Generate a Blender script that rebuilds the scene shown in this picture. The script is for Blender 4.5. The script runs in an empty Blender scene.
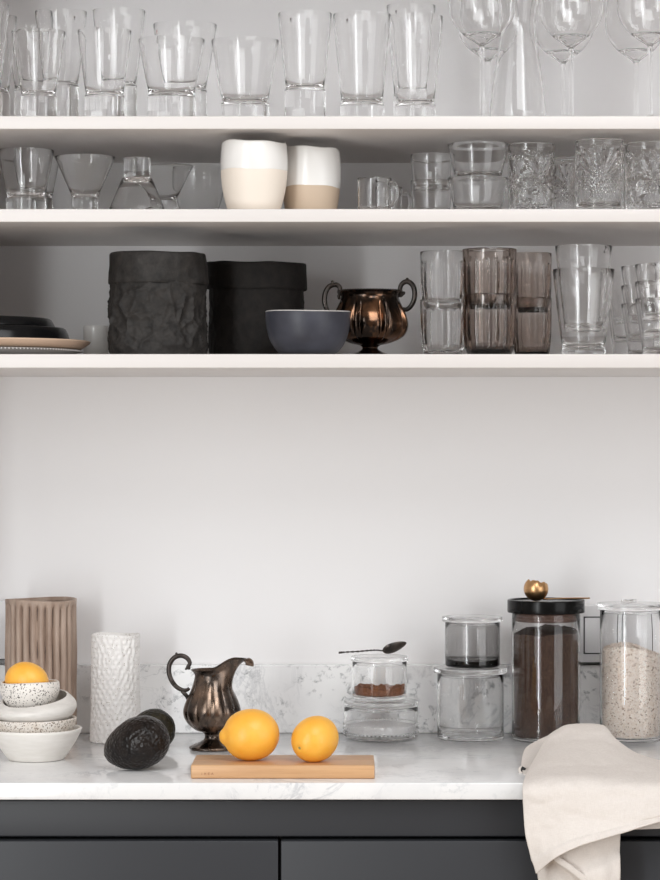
import bpy, bmesh, math, random
from math import sin, cos, pi, sqrt, radians
from mathutils import Vector, Matrix, noise, Euler

random.seed(7)
S = bpy.context.scene
COL = S.collection

# ------------------------------------------------------------------ camera
F = 2600.0                 # focal length in pixels of the 660x880 frame
CZ = 1.3332                # eye height
CD = 4.0                   # camera to wall
cam = bpy.data.cameras.new('camera')
cam.sensor_fit = 'VERTICAL'; cam.sensor_height = 36.0
cam.lens = F / 880.0 * 36.0
cam.shift_y = 10.0 / 880.0
cam.clip_start = 0.05
camo = bpy.data.objects.new('camera', cam); COL.objects.link(camo)
camo.location = (0, -CD, CZ); camo.rotation_euler = (pi / 2, 0, 0)
S.camera = camo

# ------------------------------------------------------------------ render look
S.view_settings.view_transform = 'Standard'; S.view_settings.look = 'None'
S.view_settings.gamma = 1.0; S.view_settings.use_curve_mapping = False
S.view_settings.exposure = -0.38
cy = S.cycles
cy.max_bounces = 32; cy.transmission_bounces = 32; cy.transparent_max_bounces = 32
cy.glossy_bounces = 10; cy.diffuse_bounces = 6
cy.caustics_reflective = False; cy.caustics_refractive = True
cy.blur_glossy = 0.3; cy.sample_clamp_indirect = 40.0
cy.use_denoising = True

# ------------------------------------------------------------------ world: the pale room around the camera
W = bpy.data.worlds.new('World'); S.world = W; W.use_nodes = True
nt = W.node_tree; nt.nodes.clear()
tc = nt.nodes.new('ShaderNodeTexCoord'); sx = nt.nodes.new('ShaderNodeSeparateXYZ')
nt.links.new(tc.outputs['Generated'], sx.inputs[0])
rz = nt.nodes.new('ShaderNodeValToRGB')       # floor side darker, ceiling side lighter
rz.color_ramp.elements[0].position = 0.30; rz.color_ramp.elements[0].color = (.66, .565, .51, 1)
rz.color_ramp.elements[1].position = 0.70; rz.color_ramp.elements[1].color = (.80, .70, .645, 1)
mz = nt.nodes.new('ShaderNodeMath'); mz.operation = 'MULTIPLY_ADD'; mz.inputs[1].default_value = .5; mz.inputs[2].default_value = .5
nt.links.new(sx.outputs['Z'], mz.inputs[0]); nt.links.new(mz.outputs[0], rz.inputs[0])
bgn = nt.nodes.new('ShaderNodeBackground'); bgn.inputs['Strength'].default_value = 0.42
nt.links.new(rz.outputs[0], bgn.inputs[0])
wo = nt.nodes.new('ShaderNodeOutputWorld'); nt.links.new(bgn.outputs[0], wo.inputs[0])

def area(name, loc, target, w, h, power, col=(1, 1, 1)):
    l = bpy.data.lights.new(name, 'AREA'); l.shape = 'RECTANGLE'; l.size = w; l.size_y = h
    l.energy = power; l.color = col
    o = bpy.data.objects.new(name, l); COL.objects.link(o); o.location = loc
    o.rotation_euler = (Vector(target) - Vector(loc)).to_track_quat('-Z', 'Y').to_euler()
    return o
area('window_light_tall', (-1.15, -2.7, 1.45), (0, 0, 1.3), .20, 2.5, 34, (.955, .985, 1))
area('window_light_front', (-1.9, -3.6, 1.3), (0, 0, 1.2), 1.6, 2.2, 35, (.955, .985, 1))
area('window_light_wide', (2.4, -2.8, 1.35), (.1, 0, 1.25), 1.8, 2.0, 40, (.97, .985, 1))
area('counter_fill_light', (.5, -1.9, 2.6), (.2, -.45, .9), 1.1, 1.1, 28, (.97, .985, 1))  # added fill with no known fixture, brightens the worktop from above

# ------------------------------------------------------------------ pixel helpers
def sc(d): return F / d
def PX(px, d): return (px - 330.0) * d / F
def PZ(py, d): return CZ + (450.0 - py) * d / F
def PT(px, py, Y):
    d = CD + Y
    return Vector((PX(px, d), Y, PZ(py, d)))
ZC = 0.90                                  # counter top
Z1, Z2, Z3 = CZ + .4594, CZ + .3315, CZ + .1320   # shelf tops
YF = -.424                                 # shelf front
YC = -.617                                 # counter front

# ------------------------------------------------------------------ materials
M = {}
def mat(name, col=(.8, .8, .8), rough=.5, metal=0., spec=.5, ior=1.5):
    m = bpy.data.materials.new(name); m.use_nodes = True
    b = m.node_tree.nodes['Principled BSDF']
    b.inputs['Base Color'].default_value = (*col, 1); b.inputs['Roughness'].default_value = rough
    b.inputs['Metallic'].default_value = metal
    b.inputs['Specular IOR Level'].default_value = spec
    b.inputs['IOR'].default_value = ior
    M[name] = m
    return m
def nodes(m): return m.node_tree.nodes, m.node_tree.links, m.node_tree.nodes['Principled BSDF']
def coords(m, scale=(1, 1, 1), rot=(0, 0, 0)):
    n, l, b = nodes(m)
    t = n.new('ShaderNodeTexCoord'); mp = n.new('ShaderNodeMapping')
    mp.inputs['Scale'].default_value = scale; mp.inputs['Rotation'].default_value = rot
    l.new(t.outputs['Object'], mp.inputs[0])
    return mp.outputs[0]
def noise_n(m, co, scale, detail=4, rough=.5, dist=0.):
    n, l, b = nodes(m)
    t = n.new('ShaderNodeTexNoise'); t.inputs['Scale'].default_value = scale
    t.inputs['Detail'].default_value = detail; t.inputs['Roughness'].default_value = rough
    t.inputs['Distortion'].default_value = dist
    l.new(co, t.inputs['Vector'])
    return t.outputs['Fac']
def ramp(m, fac, stops):
    n, l, b = nodes(m)
    r = n.new('ShaderNodeValToRGB'); e = r.color_ramp.elements
    while len(e) < len(stops): e.new(.5)
    for k, (p, c) in enumerate(stops):
        e[k].position = p; e[k].color = (*c, 1) if len(c) == 3 else c
    l.new(fac, r.inputs[0])
    return r.outputs[0]
def bump(m, fac, strength=.2, dist=.001):
    n, l, b = nodes(m)
    bp = n.new('ShaderNodeBump'); bp.inputs['Strength'].default_value = strength; bp.inputs['Distance'].default_value = dist
    l.new(fac, bp.inputs['Height']); l.new(bp.outputs[0], b.inputs['Normal'])
    return bp
def setc(m, out): n, l, b = nodes(m); l.new(out, b.inputs['Base Color'])
def setr(m, out): n, l, b = nodes(m); l.new(out, b.inputs['Roughness'])
def mixc(m, fac, a, b_, mode='MIX'):
    n, l, b = nodes(m)
    x = n.new('ShaderNodeMix'); x.data_type = 'RGBA'; x.blend_type = mode
    for v, i in ((fac, 0), (a, 6), (b_, 7)):
        if hasattr(v, 'is_linked') or hasattr(v, 'links'): l.new(v, x.inputs[i])
        elif i == 0: x.inputs[i].default_value = v
        else: x.inputs[i].default_value = (*v, 1)
    return x.outputs[2]

def glass(name, col=(1, 1, 1), ior=1.45, rough=0.0, vol=None):
    m = bpy.data.materials.new(name); m.use_nodes = True
    n = m.node_tree.nodes; n.clear()
    g = n.new('ShaderNodeBsdfGlass'); g.inputs['Color'].default_value = (*col, 1); g.inputs['IOR'].default_value = ior
    g.inputs['Roughness'].default_value = rough
    o = n.new('ShaderNodeOutputMaterial'); m.node_tree.links.new(g.outputs[0], o.inputs[0])
    if vol:
        va = n.new('ShaderNodeVolumeAbsorption'); va.inputs['Density'].default_value = vol[0]; va.inputs['Color'].default_value = (*vol[1], 1)
        m.node_tree.links.new(va.outputs[0], o.inputs['Volume'])
    M[name] = m
    return m
glass('glass', (.995, .995, .995), ior=1.37)
glass('glass_lid', (.99, .99, .99), ior=1.38, rough=.16)
glass('glass_thin', (.997, .997, .997), ior=1.33)
glass('glass_smoke_brown', (.985, .985, .985), vol=(200, (.42, .24, .12)))
glass('glass_smoke_grey', (.985, .985, .985), vol=(140, (.03, .01, .0)))

m = mat('wall_paint', (.835, .825, .825), .55, spec=.25)
bump(m, noise_n(m, coords(m), 220, 3), .04, .0006)
m = mat('shelf_lacquer', (.685, .650, .628), .38, spec=.35)
m = mat('socket_plastic', (.82, .82, .83), .3)
mat('gap_black', (.012, .012, .013), .6)
m = mat('floor_wood', (.45, .36, .27), .45)
setc(m, ramp(m, noise_n(m, coords(m, (1, 12, 1)), 3, 5), [(.3, (.40, .31, .23)), (.7, (.55, .45, .34))]))

def marble(name, rough, vc=.74, vc2=.82, bc=.86):
    m = mat(name, (.8, .8, .8), rough, spec=.5)
    co = coords(m, (1, 1, 1), (.3, .5, .6))
    n, l, b = nodes(m)
    w = noise_n(m, co, 7, 9, .66, 1.0)
    vein = ramp(m, w, [(.0, (1, 1, 1)), (.465, (1, 1, 1)), (.497, (vc, vc + .01, vc + .03)), (.525, (1, 1, 1))])
    w2 = noise_n(m, co, 22, 8, .62, 1.0)
    vein2 = ramp(m, w2, [(.0, (1, 1, 1)), (.475, (1, 1, 1)), (.50, (vc2, vc2 + .01, vc2 + .02)), (.52, (1, 1, 1))])
    cl = ramp(m, noise_n(m, co, 7, 5, .6, .5), [(.35, (.80, .80, .805)), (.62, (.88, .88, .875))])
    mask = ramp(m, noise_n(m, co, 5, 3, .5, .3), [(.50, (0, 0, 0)), (.66, (1, 1, 1))])
    c = mixc(m, mask, cl, mixc(m, 1.0, cl, vein, 'MULTIPLY'))
    mask2 = ramp(m, noise_n(m, co, 8, 3, .5, .3), [(.52, (0, 0, 0)), (.66, (.8, .8, .8))])
    c = mixc(m, mask2, c, mixc(m, 1.0, c, vein2, 'MULTIPLY'))
    bl = ramp(m, noise_n(m, co, 60, 7, .68, .5), [(.54, (1, 1, 1)), (.66, (bc, bc + .01, bc + .02))])
    mask3 = ramp(m, noise_n(m, co, 15, 3, .5, .4), [(.42, (0, 0, 0)), (.56, (1, 1, 1))])
    c = mixc(m, mask3, c, mixc(m, 1.0, c, bl, 'MULTIPLY'))
    setc(m, c)
marble('marble', .12)
marble('marble_splash', .25, .62, .68, .40)

m = mat('cabinet_paint', (.036, .038, .043), .45, spec=.35)
m = mat('ceramic_white', (.79, .775, .75), .25)
m = mat('ceramic_cream', (.78, .70, .61), .55)
m = mat('ceramic_tan', (.55, .43, .32), .55)
bump(m, noise_n(m, coords(m), 300, 3), .1, .0008)
m = mat('bowl_chalk', (.80, .77, .72), .5)
setc(m, ramp(m, noise_n(m, coords(m, (1, 1, 5)), 40, 4), [(.3, (.76, .73, .68)), (.7, (.83, .80, .76))]))
bump(m, noise_n(m, coords(m, (1, 1, 9)), 60, 3), .12, .0008)
m = mat('bowl_grey', (.62, .60, .57), .5)
setc(m, ramp(m, noise_n(m, coords(m, (1, 1, 5)), 50, 4), [(.3, (.66, .63, .59)), (.7, (.78, .75, .71))]))
def speckle(name, base, spot, scale, size, edge=.04, second=None):
    m = mat(name, base, .5)
    n, l, b = nodes(m)
    v = n.new('ShaderNodeTexVoronoi'); v.inputs['Scale'].default_value = scale; l.new(coords(m), v.inputs['Vector'])
    rad = noise_n(m, coords(m), scale * .8, 2)
    mt = n.new('ShaderNodeMath'); mt.operation = 'SUBTRACT'; l.new(v.outputs['Distance'], mt.inputs[0])
    m2 = n.new('ShaderNodeMath'); m2.operation = 'MULTIPLY_ADD'; m2.inputs[1].default_value = 1.5; m2.inputs[2].default_value = -.62
    l.new(rad, m2.inputs[0]); l.new(m2.outputs[0], mt.inputs[1])
    f = ramp(m, mt.outputs[0], [(size, (0, 0, 0)), (size + edge, (1, 1, 1))])
    big = ramp(m, noise_n(m, coords(m), 60, 4), [(.35, base), (.7, second or base)])
    setc(m, mixc(m, f, spot, big))
    return m
speckle('speckle_coarse', (.80, .76, .71), (.09, .075, .065), 380, .10)
speckle('speckle_fine', (.76, .72, .67), (.24, .19, .15), 420, .14, second=(.66, .58, .50))
speckle('vase_white', (.84, .82, .80), (.55, .51, .47), 300, -.10, .06)
m = mat('vase_brown', (.24, .165, .12), .5)
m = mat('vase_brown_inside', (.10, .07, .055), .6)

m = mat('bowl_slate', (.075, .078, .105), .42, spec=.35)
setc(m, ramp(m, noise_n(m, coords(m), 30, 4), [(.3, (.030, .031, .040)), (.75, (.054, .056, .072))]))
bump(m, noise_n(m, coords(m), 120, 3), .05, .0006)
m = mat('paper_black', (.032, .030, .029), .6, spec=.28)
setc(m, ramp(m, noise_n(m, coords(m), 70, 6, .65), [(.3, (.0095, .0085, .008)), (.7, (.034, .030, .027))]))
bump(m, noise_n(m, coords(m), 350, 5, .65), .45, .0012)
m = mat('paper_brown_black', (.022, .019, .018), .68, spec=.2)
setc(m, ramp(m, noise_n(m, coords(m), 60, 6, .65), [(.3, (.008, .007, .0065)), (.7, (.019, .0155, .0135))]))
bump(m, noise_n(m, coords(m), 350, 5, .65), .4, .0012)
mat('plate_black', (.006, .006, .0065), .2, spec=.22)
m = mat('plate_sand', (.60, .43, .31), .45)
m = mat('plate_grey', (.30, .29, .28), .4)
mat('plate_bead', (.62, .60, .58), .35)

def tarnish(name, dark, warm, light, lo, hi, rough=.22):
    m = mat(name, dark, rough, 1.0)
    co = coords(m, (1, 1, .6))
    f = noise_n(m, co, 38, 7, .62, .4)
    c = ramp(m, f, [(lo, dark), (hi, warm), (min(hi + .16, .98), light)])
    setc(m, c)
    setr(m, ramp(m, noise_n(m, co, 90, 5), [(.3, (rough * .7,) * 3), (.75, (rough * 1.9,) * 3)]))
    return m
tarnish('tarnished_silver', (.09, .075, .066), (.22, .155, .115), (.42, .31, .24), .42, .62)
tarnish('tarnished_copper', (.045, .034, .028), (.26, .135, .075), (.60, .38, .24), .46, .66, .15)
tarnish('dark_silver', (.05, .045, .042), (.11, .09, .08), (.22, .19, .17), .4, .7, .3)
mat('brass', (.62, .37, .18), .34, 1.0)
m = mat('lemon_skin', (.86, .46, .045), .38, spec=.45)
setc(m, ramp(m, noise_n(m, coords(m), 26, 3), [(.3, (.93, .43, .040)), (.7, (.96, .53, .085))]))
n, l, b = nodes(m); b.inputs['Subsurface Weight'].default_value = .12; b.inputs['Subsurface Radius'].default_value = (.01, .005, .002)
v = n.new('ShaderNodeTexVoronoi'); v.inputs['Scale'].default_value = 420; l.new(coords(m), v.inputs['Vector'])
bump(m, v.outputs['Distance'], .16, .0008)
mat('lemon_stem', (.36, .30, .10), .6)
mat('lemon_scar', (.16, .10, .04), .7)
m = mat('avocado_skin', (.022, .016, .014), .30, spec=.30)
setc(m, ramp(m, noise_n(m, coords(m), 60, 5), [(.35, (.005, .003, .0025)), (.75, (.017, .011, .008))]))
n, l, b = nodes(m); v = n.new('ShaderNodeTexVoronoi'); v.inputs['Scale'].default_value = 230; v.feature = 'SMOOTH_F1'; l.new(coords(m), v.inputs['Vector'])
bump(m, v.outputs['Distance'], .9, .0022)
m = mat('avocado_green', (.05, .045, .022), .45, spec=.3)
setc(m, ramp(m, noise_n(m, coords(m), 90, 5), [(.35, (.008, .007, .005)), (.75, (.036, .028, .012))]))
n, l, b = nodes(m); v = n.new('ShaderNodeTexVoronoi'); v.inputs['Scale'].default_value = 260; v.feature = 'SMOOTH_F1'; l.new(coords(m), v.inputs['Vector'])
bump(m, v.outputs['Distance'], .8, .002)

m = mat('bamboo', (.68, .44, .25), .42)
co = coords(m, (3, 70, 70))
c1 = ramp(m, noise_n(m, co, 2.2, 5, .6), [(.25, (.50, .27, .125)), (.75, (.70, .43, .225))])
co2 = coords(m, (0.01, 60, 0.01))
c2 = ramp(m, noise_n(m, co2, 1.0, 0), [(.3, (.86, .86, .86)), (.7, (1, 1, 1))])
setc(m, mixc(m, 1.0, c1, c2, 'MULTIPLY'))
mat('branding', (.36, .17, .08), .6)
m = mat('cocoa', (.22, .090, .045), .9, spec=.1)
setc(m, ramp(m, noise_n(m, coords(m), 240, 5), [(.3, (.16, .062, .030)), (.7, (.30, .130, .068))]))
bump(m, noise_n(m, coords(m), 500, 4), .6, .0015)
m = mat('coffee', (.055, .030, .022), .85, spec=.2)
setc(m, ramp(m, noise_n(m, coords(m), 420, 5, .7), [(.35, (.020, .010, .007)), (.66, (.100, .055, .036))]))
bump(m, noise_n(m, coords(m), 700, 3), .6, .001)
m = mat('sugar', (.86, .86, .86), .7)
bump(m, noise_n(m, coords(m), 800, 3), .5, .001)
m = mat('oats', (.70, .56, .45), .8, spec=.15)
n, l, b = nodes(m); v = n.new('ShaderNodeTexVoronoi'); v.inputs['Scale'].default_value = 600; l.new(coords(m), v.inputs['Vector'])
sp = n.new('ShaderNodeSeparateColor'); l.new(v.outputs['Color'], sp.inputs[0])
setc(m, ramp(m, sp.outputs[0], [(.0, (.30, .21, .15)), (.06, (.52, .39, .30)), (.16, (.82, .70, .60)), (.95, (.90, .83, .76))]))
bump(m, v.outputs['Distance'], .7, .002)
mat('lid_black', (.005, .005, .005), .2, spec=.15)
m = mat('gasket_wood', (.10, .05, .035), .4)
m = mat('linen', (.72, .66, .60), .85, spec=.15)
co = coords(m)
wv = noise_n(m, coords(m, (1800, 160, 160)), 1.2, 2); wv2 = noise_n(m, coords(m, (160, 160, 1800)), 1.2, 2)
c = mixc(m, .5, ramp(m, wv, [(.3, (.69, .635, .585)), (.7, (.80, .745, .70))]), ramp(m, wv2, [(.3, (.69, .635, .585)), (.7, (.80, .745, .70))]))
setc(m, c)
bump(m, noise_n(m, coords(m), 700, 3), .35, .0008)
mat('tag_black', (.02, .02, .02), .6)
mat('mark_dark', (.06, .035, .035), .5)
mat('mark_red', (.35, .05, .05), .5)
mat('mark_white', (.9, .9, .9), .4)

# ------------------------------------------------------------------ mesh helpers
def obj(name, verts, faces, mt, parent=None, loc=(0, 0, 0), ang=38, rot=None):
    me = bpy.data.meshes.new(name); me.from_pydata([tuple(v) for v in verts], [], faces)
    bm = bmesh.new(); bm.from_mesh(me); bmesh.ops.recalc_face_normals(bm, faces=bm.faces); bm.to_mesh(me); bm.free()
    me.materials.append(M[mt])
    if ang:
        me.polygons.foreach_set('use_smooth', [True] * len(me.polygons))
        me.set_sharp_from_angle(angle=radians(ang))
    o = bpy.data.objects.new(name, me); COL.objects.link(o); o.location = loc
    if rot: o.rotation_euler = rot
    if parent: o.parent = parent
    return o
def tag(o, label=None, cat=None, group=None, kind=None):
    if label: o['label'] = label
    if cat: o['category'] = cat
    if group: o['group'] = group
    if kind: o['kind'] = kind
    return o
def thing(name, label, cat, loc, group=None, rot=(0, 0, 0)):
    o = bpy.data.objects.new(name, None); COL.objects.link(o); o.location = loc; o.rotation_euler = rot
    o.empty_display_size = .02
    return tag(o, label, cat, group)
def smooth(pts, n=6):
    out = []
    P = [Vector((*p, 0)) if len(p) == 2 else Vector(p) for p in pts]
    for i in range(len(P) - 1):
        a, b, c, d = P[max(i - 1, 0)], P[i], P[i + 1], P[min(i + 2, len(P) - 1)]
        for k in range(n):
            t = k / n
            out.append(.5 * ((2 * b) + (c - a) * t + (2 * a - 5 * b + 4 * c - d) * t * t + (3 * b - a - 3 * c + d) * t ** 3))
    out.append(P[-1])
    return [(max(v[0], 0), v[1]) for v in out] if len(pts[0]) == 2 else out
def lathe(prof, seg=64, mod=None):
    """profile [(r,z)] -> verts, faces; mod(theta, i, r, z) -> (r, z) or a Vector"""
    V, Fc, rings = [], [], []
    for i, (r, z) in enumerate(prof):
        if r < 1e-7:
            rings.append([len(V)]); V.append((0, 0, z)); continue
        ring = []
        for k in range(seg):
            th = 2 * pi * k / seg
            q = mod(th, i, r, z) if mod else (r, z)
            ring.append(len(V))
            V.append(tuple(q) if len(q) == 3 else (q[0] * cos(th), q[0] * sin(th), q[1]))
        rings.append(ring)
    for a, b in zip(rings, rings[1:]):
        if len(a) == 1 and len(b) == 1: continue
        for k in range(seg):
            k2 = (k + 1) % seg
            if len(a) == 1: Fc.append((a[0], b[k], b[k2]))
            elif len(b) == 1: Fc.append((a[k], b[0], a[k2]))
            else: Fc.append((a[k], b[k], b[k2], a[k2]))
    return V, Fc
def box(x0, x1, y0, y1, z0, z1, bev=0.0):
    bm = bmesh.new(); bmesh.ops.create_cube(bm, size=1)
    for v in bm.verts:
        v.co = Vector((x0 + (v.co.x + .5) * (x1 - x0), y0 + (v.co.y + .5) * (y1 - y0), z0 + (v.co.z + .5) * (z1 - z0)))
    if bev: bmesh.ops.bevel(bm, geom=bm.edges[:], offset=bev, segments=3, profile=.5, affect='EDGES')
    bm.verts.ensure_lookup_table()
    for i, v in enumerate(bm.verts): v.index = i
    V = [v.co.copy() for v in bm.verts]; Fc = [[v.index for v in f.verts] for f in bm.faces]; bm.free()
    return V, Fc
def join(*parts):
    V, Fc = [], []
    for v, f in parts:
        o = len(V); V += list(v); Fc += [[i + o for i in q] for q in f]
    return V, Fc
def move(vf, off=(0, 0, 0), mtx=None):
    v, f = vf; off = Vector(off)
    return [((mtx @ Vector(p)) if mtx else Vector(p)) + off for p in v], f
def tube(path, rad, seg=12, flat=1.0):
    """swept round bar with closed ends; rad a number or list"""
    P = [Vector(p) for p in path]; n = len(P)
    R = rad if isinstance(rad, (list, tuple)) else [rad] * n
    V, Fc = [], []
    t = (P[1] - P[0]).normalized()
    up = Vector((0, 0, 1)) if abs(t.z) < .9 else Vector((0, 1, 0))
    side = t.cross(up).normalized()
    for i in range(n):
        t = (P[min(i + 1, n - 1)] - P[max(i - 1, 0)]).normalized()
        side = (side - t * side.dot(t)).normalized(); nb = t.cross(side)
        for k in range(seg):
            a = 2 * pi * k / seg
            V.append(P[i] + side * cos(a) * R[i] + nb * sin(a) * R[i] * flat)
    for i in range(n - 1):
        for k in range(seg):
            k2 = (k + 1) % seg
            Fc.append((i * seg + k, i * seg + k2, (i + 1) * seg + k2, (i + 1) * seg + k))
    Fc.append(tuple(range(seg))[::-1]); Fc.append(tuple(range((n - 1) * seg, n * seg)))
    return V, Fc

# ------------------------------------------------------------------ the setting
tag(obj('wall_back', *box(-2.2, 2.2, 0, .1, 0, 2.7), 'wall_paint', ang=0), kind='structure')
tag(obj('wall_left', *box(-.80, -.67, -.66, -.0005, 0, 2.7), 'wall_paint', ang=0), kind='structure')
tag(obj('shade_box_upper', *box(-.6695, 1.5, -.46, -.0005, 2.075, 2.7), 'wall_paint', ang=0), kind='structure')  # unseen box added in place of a further shelf, shades the top row
tag(obj('shade_panel_1', *box(-.575, -.557, -.46, -.0005, Z3 - .0192, 2.075, .001), 'shelf_lacquer', ang=30), kind='structure')  # unseen end panel added to darken the shelf interiors on this side
tag(obj('floor', *box(-2.2, 2.2, -4.8, .1, -.05, 0), 'floor_wood', ang=0), kind='structure')

SW = 1.15
for nm, zt, lab in (('upper', Z1, 'white wall shelf carrying the stemmed wine glasses, topmost of the three'),
                    ('middle', Z2, 'white wall shelf carrying the two-tone cups and cut crystal, middle of three'),
                    ('lower', Z3, 'white wall shelf carrying the black paper bags, lowest of the three')):
    th = .0179 if nm != 'lower' else .0192
    tag(obj('wall_shelf', *box(-.5565, SW, YF, -.0005, zt - th, zt, .0012), 'shelf_lacquer', ang=30), lab, 'shelf', 'white wall shelves')

# worktop, splashback, base cabinets
tag(obj('marble_worktop', *box(-.6695, 1.5, YC, -.0005, ZC - .022, ZC, .0015), 'marble', ang=30),
    'white veined marble worktop on top of the dark grey cabinets', 'worktop')
zsp = PZ(665, 3.98)
tag(obj('marble_splashback', *box(-.6695, 1.5, -.02, -.0006, ZC + .0002, zsp, .001), 'marble_splash', ang=30),
    'low veined marble splashback strip standing along the wall behind the worktop', 'splashback')
zg = PZ(841, 3.40)                       # top edge of the drawer fronts
xg = PX(279.5, 3.40)
t = thing('base_cabinet', 'dark grey base cabinet with flat drawer fronts under the marble worktop', 'cabinet', (xg, -.3, 0))
xl, xr = -.6685 - xg, .9
obj('carcass', *box(xl, xr, -.26, .28, .1, ZC - .0225), 'cabinet_paint', t, ang=0)
obj('plinth', *box(xl, xr, -.22, .28, 0, .1), 'gap_black', t, ang=0)
obj('finger_rail', *box(xl, xr, -.290, -.2605, zg + .0042, ZC - .0258, .002), 'cabinet_paint', t, ang=30)
for a, b_ in ((xl, -.0018), (.0018, xr)):
    obj('drawer_front', *box(a, b_, -.3, -.2605, .52, zg, .0016), 'cabinet_paint', t, ang=30)
    obj('drawer_front', *box(a, b_, -.3, -.2605, .105, .516, .0016), 'cabinet_paint', t, ang=30)

# wall sockets half hidden behind the jars
def socket(px0, px1, py0, py1, label, flaps):
    d = 3.972
    x0, x1, z0, z1 = PX(px0, d), PX(px1, d), PZ(py1, d) + .0012, PZ(py0, d)
    c = Vector(((x0 + x1) / 2, 0, z0)); t = thing('wall_socket', label, 'socket', c, 'white wall sockets above the splashback')
    obj('housing', *box(x0 - c.x, x1 - c.x, -.028, -.0006, 0, z1 - z0, .002), 'socket_plastic', t, ang=30)
    obj('painted_shadow', *box(x0 - c.x, x1 - c.x, -.027, -.0006, -.0011, -.0001), 'gap_black', t, ang=0)  # black strip standing in for the shadow under the housing
    for fx0, fx1, fy0, fy1 in flaps:
        a, b_, c0, c1 = PX(fx0, d) - c.x, PX(fx1, d) - c.x, PZ(fy1, d) - c.z, PZ(fy0, d) - c.z
        g = obj('gasket', *box(a, b_, -.0288, -.0281, c0, c1, .0003), 'gap_black', t, ang=0)
        obj('flap', *box(a + .0018, b_ - .0018, -.031, -.0289, c0 + .0018, c1 - .0018, .0008), 'socket_plastic', t, ang=30)
socket(580, 660, 605, 663.5, 'white wall socket partly hidden behind the jar of oats', [(583.5, 617, 616.5, 654), (621, 655, 616.5, 654)])
socket(-78, 12, 601, 660, 'white wall socket partly hidden behind the brown ribbed vase', [(-72, -36, 608, 655)])

# ------------------------------------------------------------------ glassware
GT = .0010
def cone_tumbler_prof(R, rb, H, hb, rc=None, t=GT, pw=.88):
    rc = rc or rb * .93
    cw = lambda u: rc + (R - rc) * u ** pw
    pr = [(0, 0), (rb - .0015, 0), (rb - .0004, .0004), (rb, .0015), (rb, hb - .0022), (rb - .0004, hb - .0008), (rb - .0012, hb - .0002),
          (rc - .0002, hb + .0006), (cw(.03), hb + (H - hb) * .03), (cw(.09), hb + (H - hb) * .09)]
    for k in range(1, 7): pr.append((cw(k / 6), hb + (H - hb) * k / 6 - (.0008 if k == 6 else 0)))
    pr += [(R - t * .25, H - .0002), (R - t * .75, H - .0002), (R - t, H - .0008)]
    for k in range(5, 0, -1): pr.append((cw(k / 6) - t * 1.1, hb + (H - hb) * k / 6))
    pr += [(rc - t * 1.6, hb + .0045), (rc * .80, hb + .0016), (rc * .45, hb + .0002), (0, hb)]
    return pr
def plain_prof(R, rb, H, hb, t=GT, belly=0.0):
    pr = [(0, 0), (rb - .0035, 0), (rb - .001, .0008), (rb, .003)]
    for k in range(1, 9):
        u = k / 8
        pr.append((rb + (R - rb) * u + belly * sin(pi * u), .003 + (H - .004) * u))
    pr += [(R - t * .3, H), (R - t * .75, H), (R - t, H - .001)]
    for k in range(7, 0, -1):
        u = k / 8
        zz = .003 + (H - .004) * u
        if zz > hb + .004: pr.append((rb + (R - rb) * u + belly * sin(pi * u) - t, zz))
    u = hb / H
    ri = rb + (R - rb) * u + belly * sin(pi * u) - t
    pr += [(ri, hb + .003), (ri - .0025, hb + .0006), (ri * .6, hb), (0, hb)]
    return pr
def base_z(shelf): return {1: Z1, 2: Z2, 3: Z3, 0: ZC}[shelf]
def mark(parent, R0, z, th, red=False, w=.0010, h=.0035):
    """small printed mark standing on the curved glass near the rim: a short stroke above a dot"""
    vs, fs = [], []
    c = Vector((cos(th), sin(th), 0)); tg = Vector((-sin(th), cos(th), 0))
    p = c * (R0 + .0002) + Vector((0, 0, z))
    for (zz, hh, ww) in ((0, h, w), (-h * .95, w * .8, w)):
        b = box(-ww, ww, -.00015, .00015, zz - hh / 2, zz + hh / 2)
        mt = Matrix((tg, c, Vector((0, 0, 1)))).transposed()
        b = move(b, p, mt); o = len(vs); vs += b[0]; fs += [[i + o for i in q] for q in b[1]]
    obj('printed_mark', vs, fs, 'mark_red' if red else 'mark_dark', parent, ang=0)

# --- top shelf, tumblers:  (centre px, rim px, rim half width, base half width, base top px, distance, mark, label)
top = [
 (38.5, 29, 27, 18, 95, 3.640, None, 'clear thick-based tapered tumbler, first whole one along the top shelf front row'),
 (104.5, 28, 27, 20, 95, 3.640, None, 'clear thick-based tapered tumbler, second whole one along the top shelf front row'),
 (171.5, 37, 33.5, 24, 95, 3.645, None, 'wide clear thick-based tumbler in front of a red-marked glass on the top shelf'),
 (245, 38, 34, 24, 103, 3.645, None, 'short wide clear tumbler next to the tall straight tumblers on the top shelf'),
 (305, 11, 27, 20.5, 89, 3.640, (-32, False), 'tall clear tumbler with the thickest base, beside the short wide one on the top shelf'),
 (362, 12, 29, 22, 103, 3.640, (-32, False), 'tall clear tumbler standing between two other tall tumblers in the top front row'),
 (415.5, 14, 27.5, 20, 104, 3.640, None, 'tall clear tumbler next to the wine glasses at the front of the top shelf'),
 (-19, 2, 28, 21, 90, 3.640, None, 'tall clear tumbler cut off by the frame edge, front row of the top shelf'),
 (-8, 14, 25, 18, 92, 3.775, None, 'clear tumbler cut off by the frame edge, standing behind the front tumbler'),
 (61, 9, 26, 18, 85, 3.775, (38, False), 'tall clear tumbler behind and between the first two whole front tumblers on the top shelf'),
 (119, 8, 26.5, 18, 85, 3.775, None, 'tall clear tumbler behind and between the second and third whole front tumblers'),
 (185, 22, 32, 22, 90, 3.775, (-120, True), 'wide clear tumbler with a small red mark behind the wide front tumbler'),
 (411, 3, 24.5, 18, 95, 3.775, (-40, False), 'tall clear dark-marked tumbler behind the front one next to the wine glasses'),
 (30, 22, 23, 16, 90, 3.900, None, 'clear tumbler at the very back near the shelf end, behind the two tumbler rows'),
]
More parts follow.
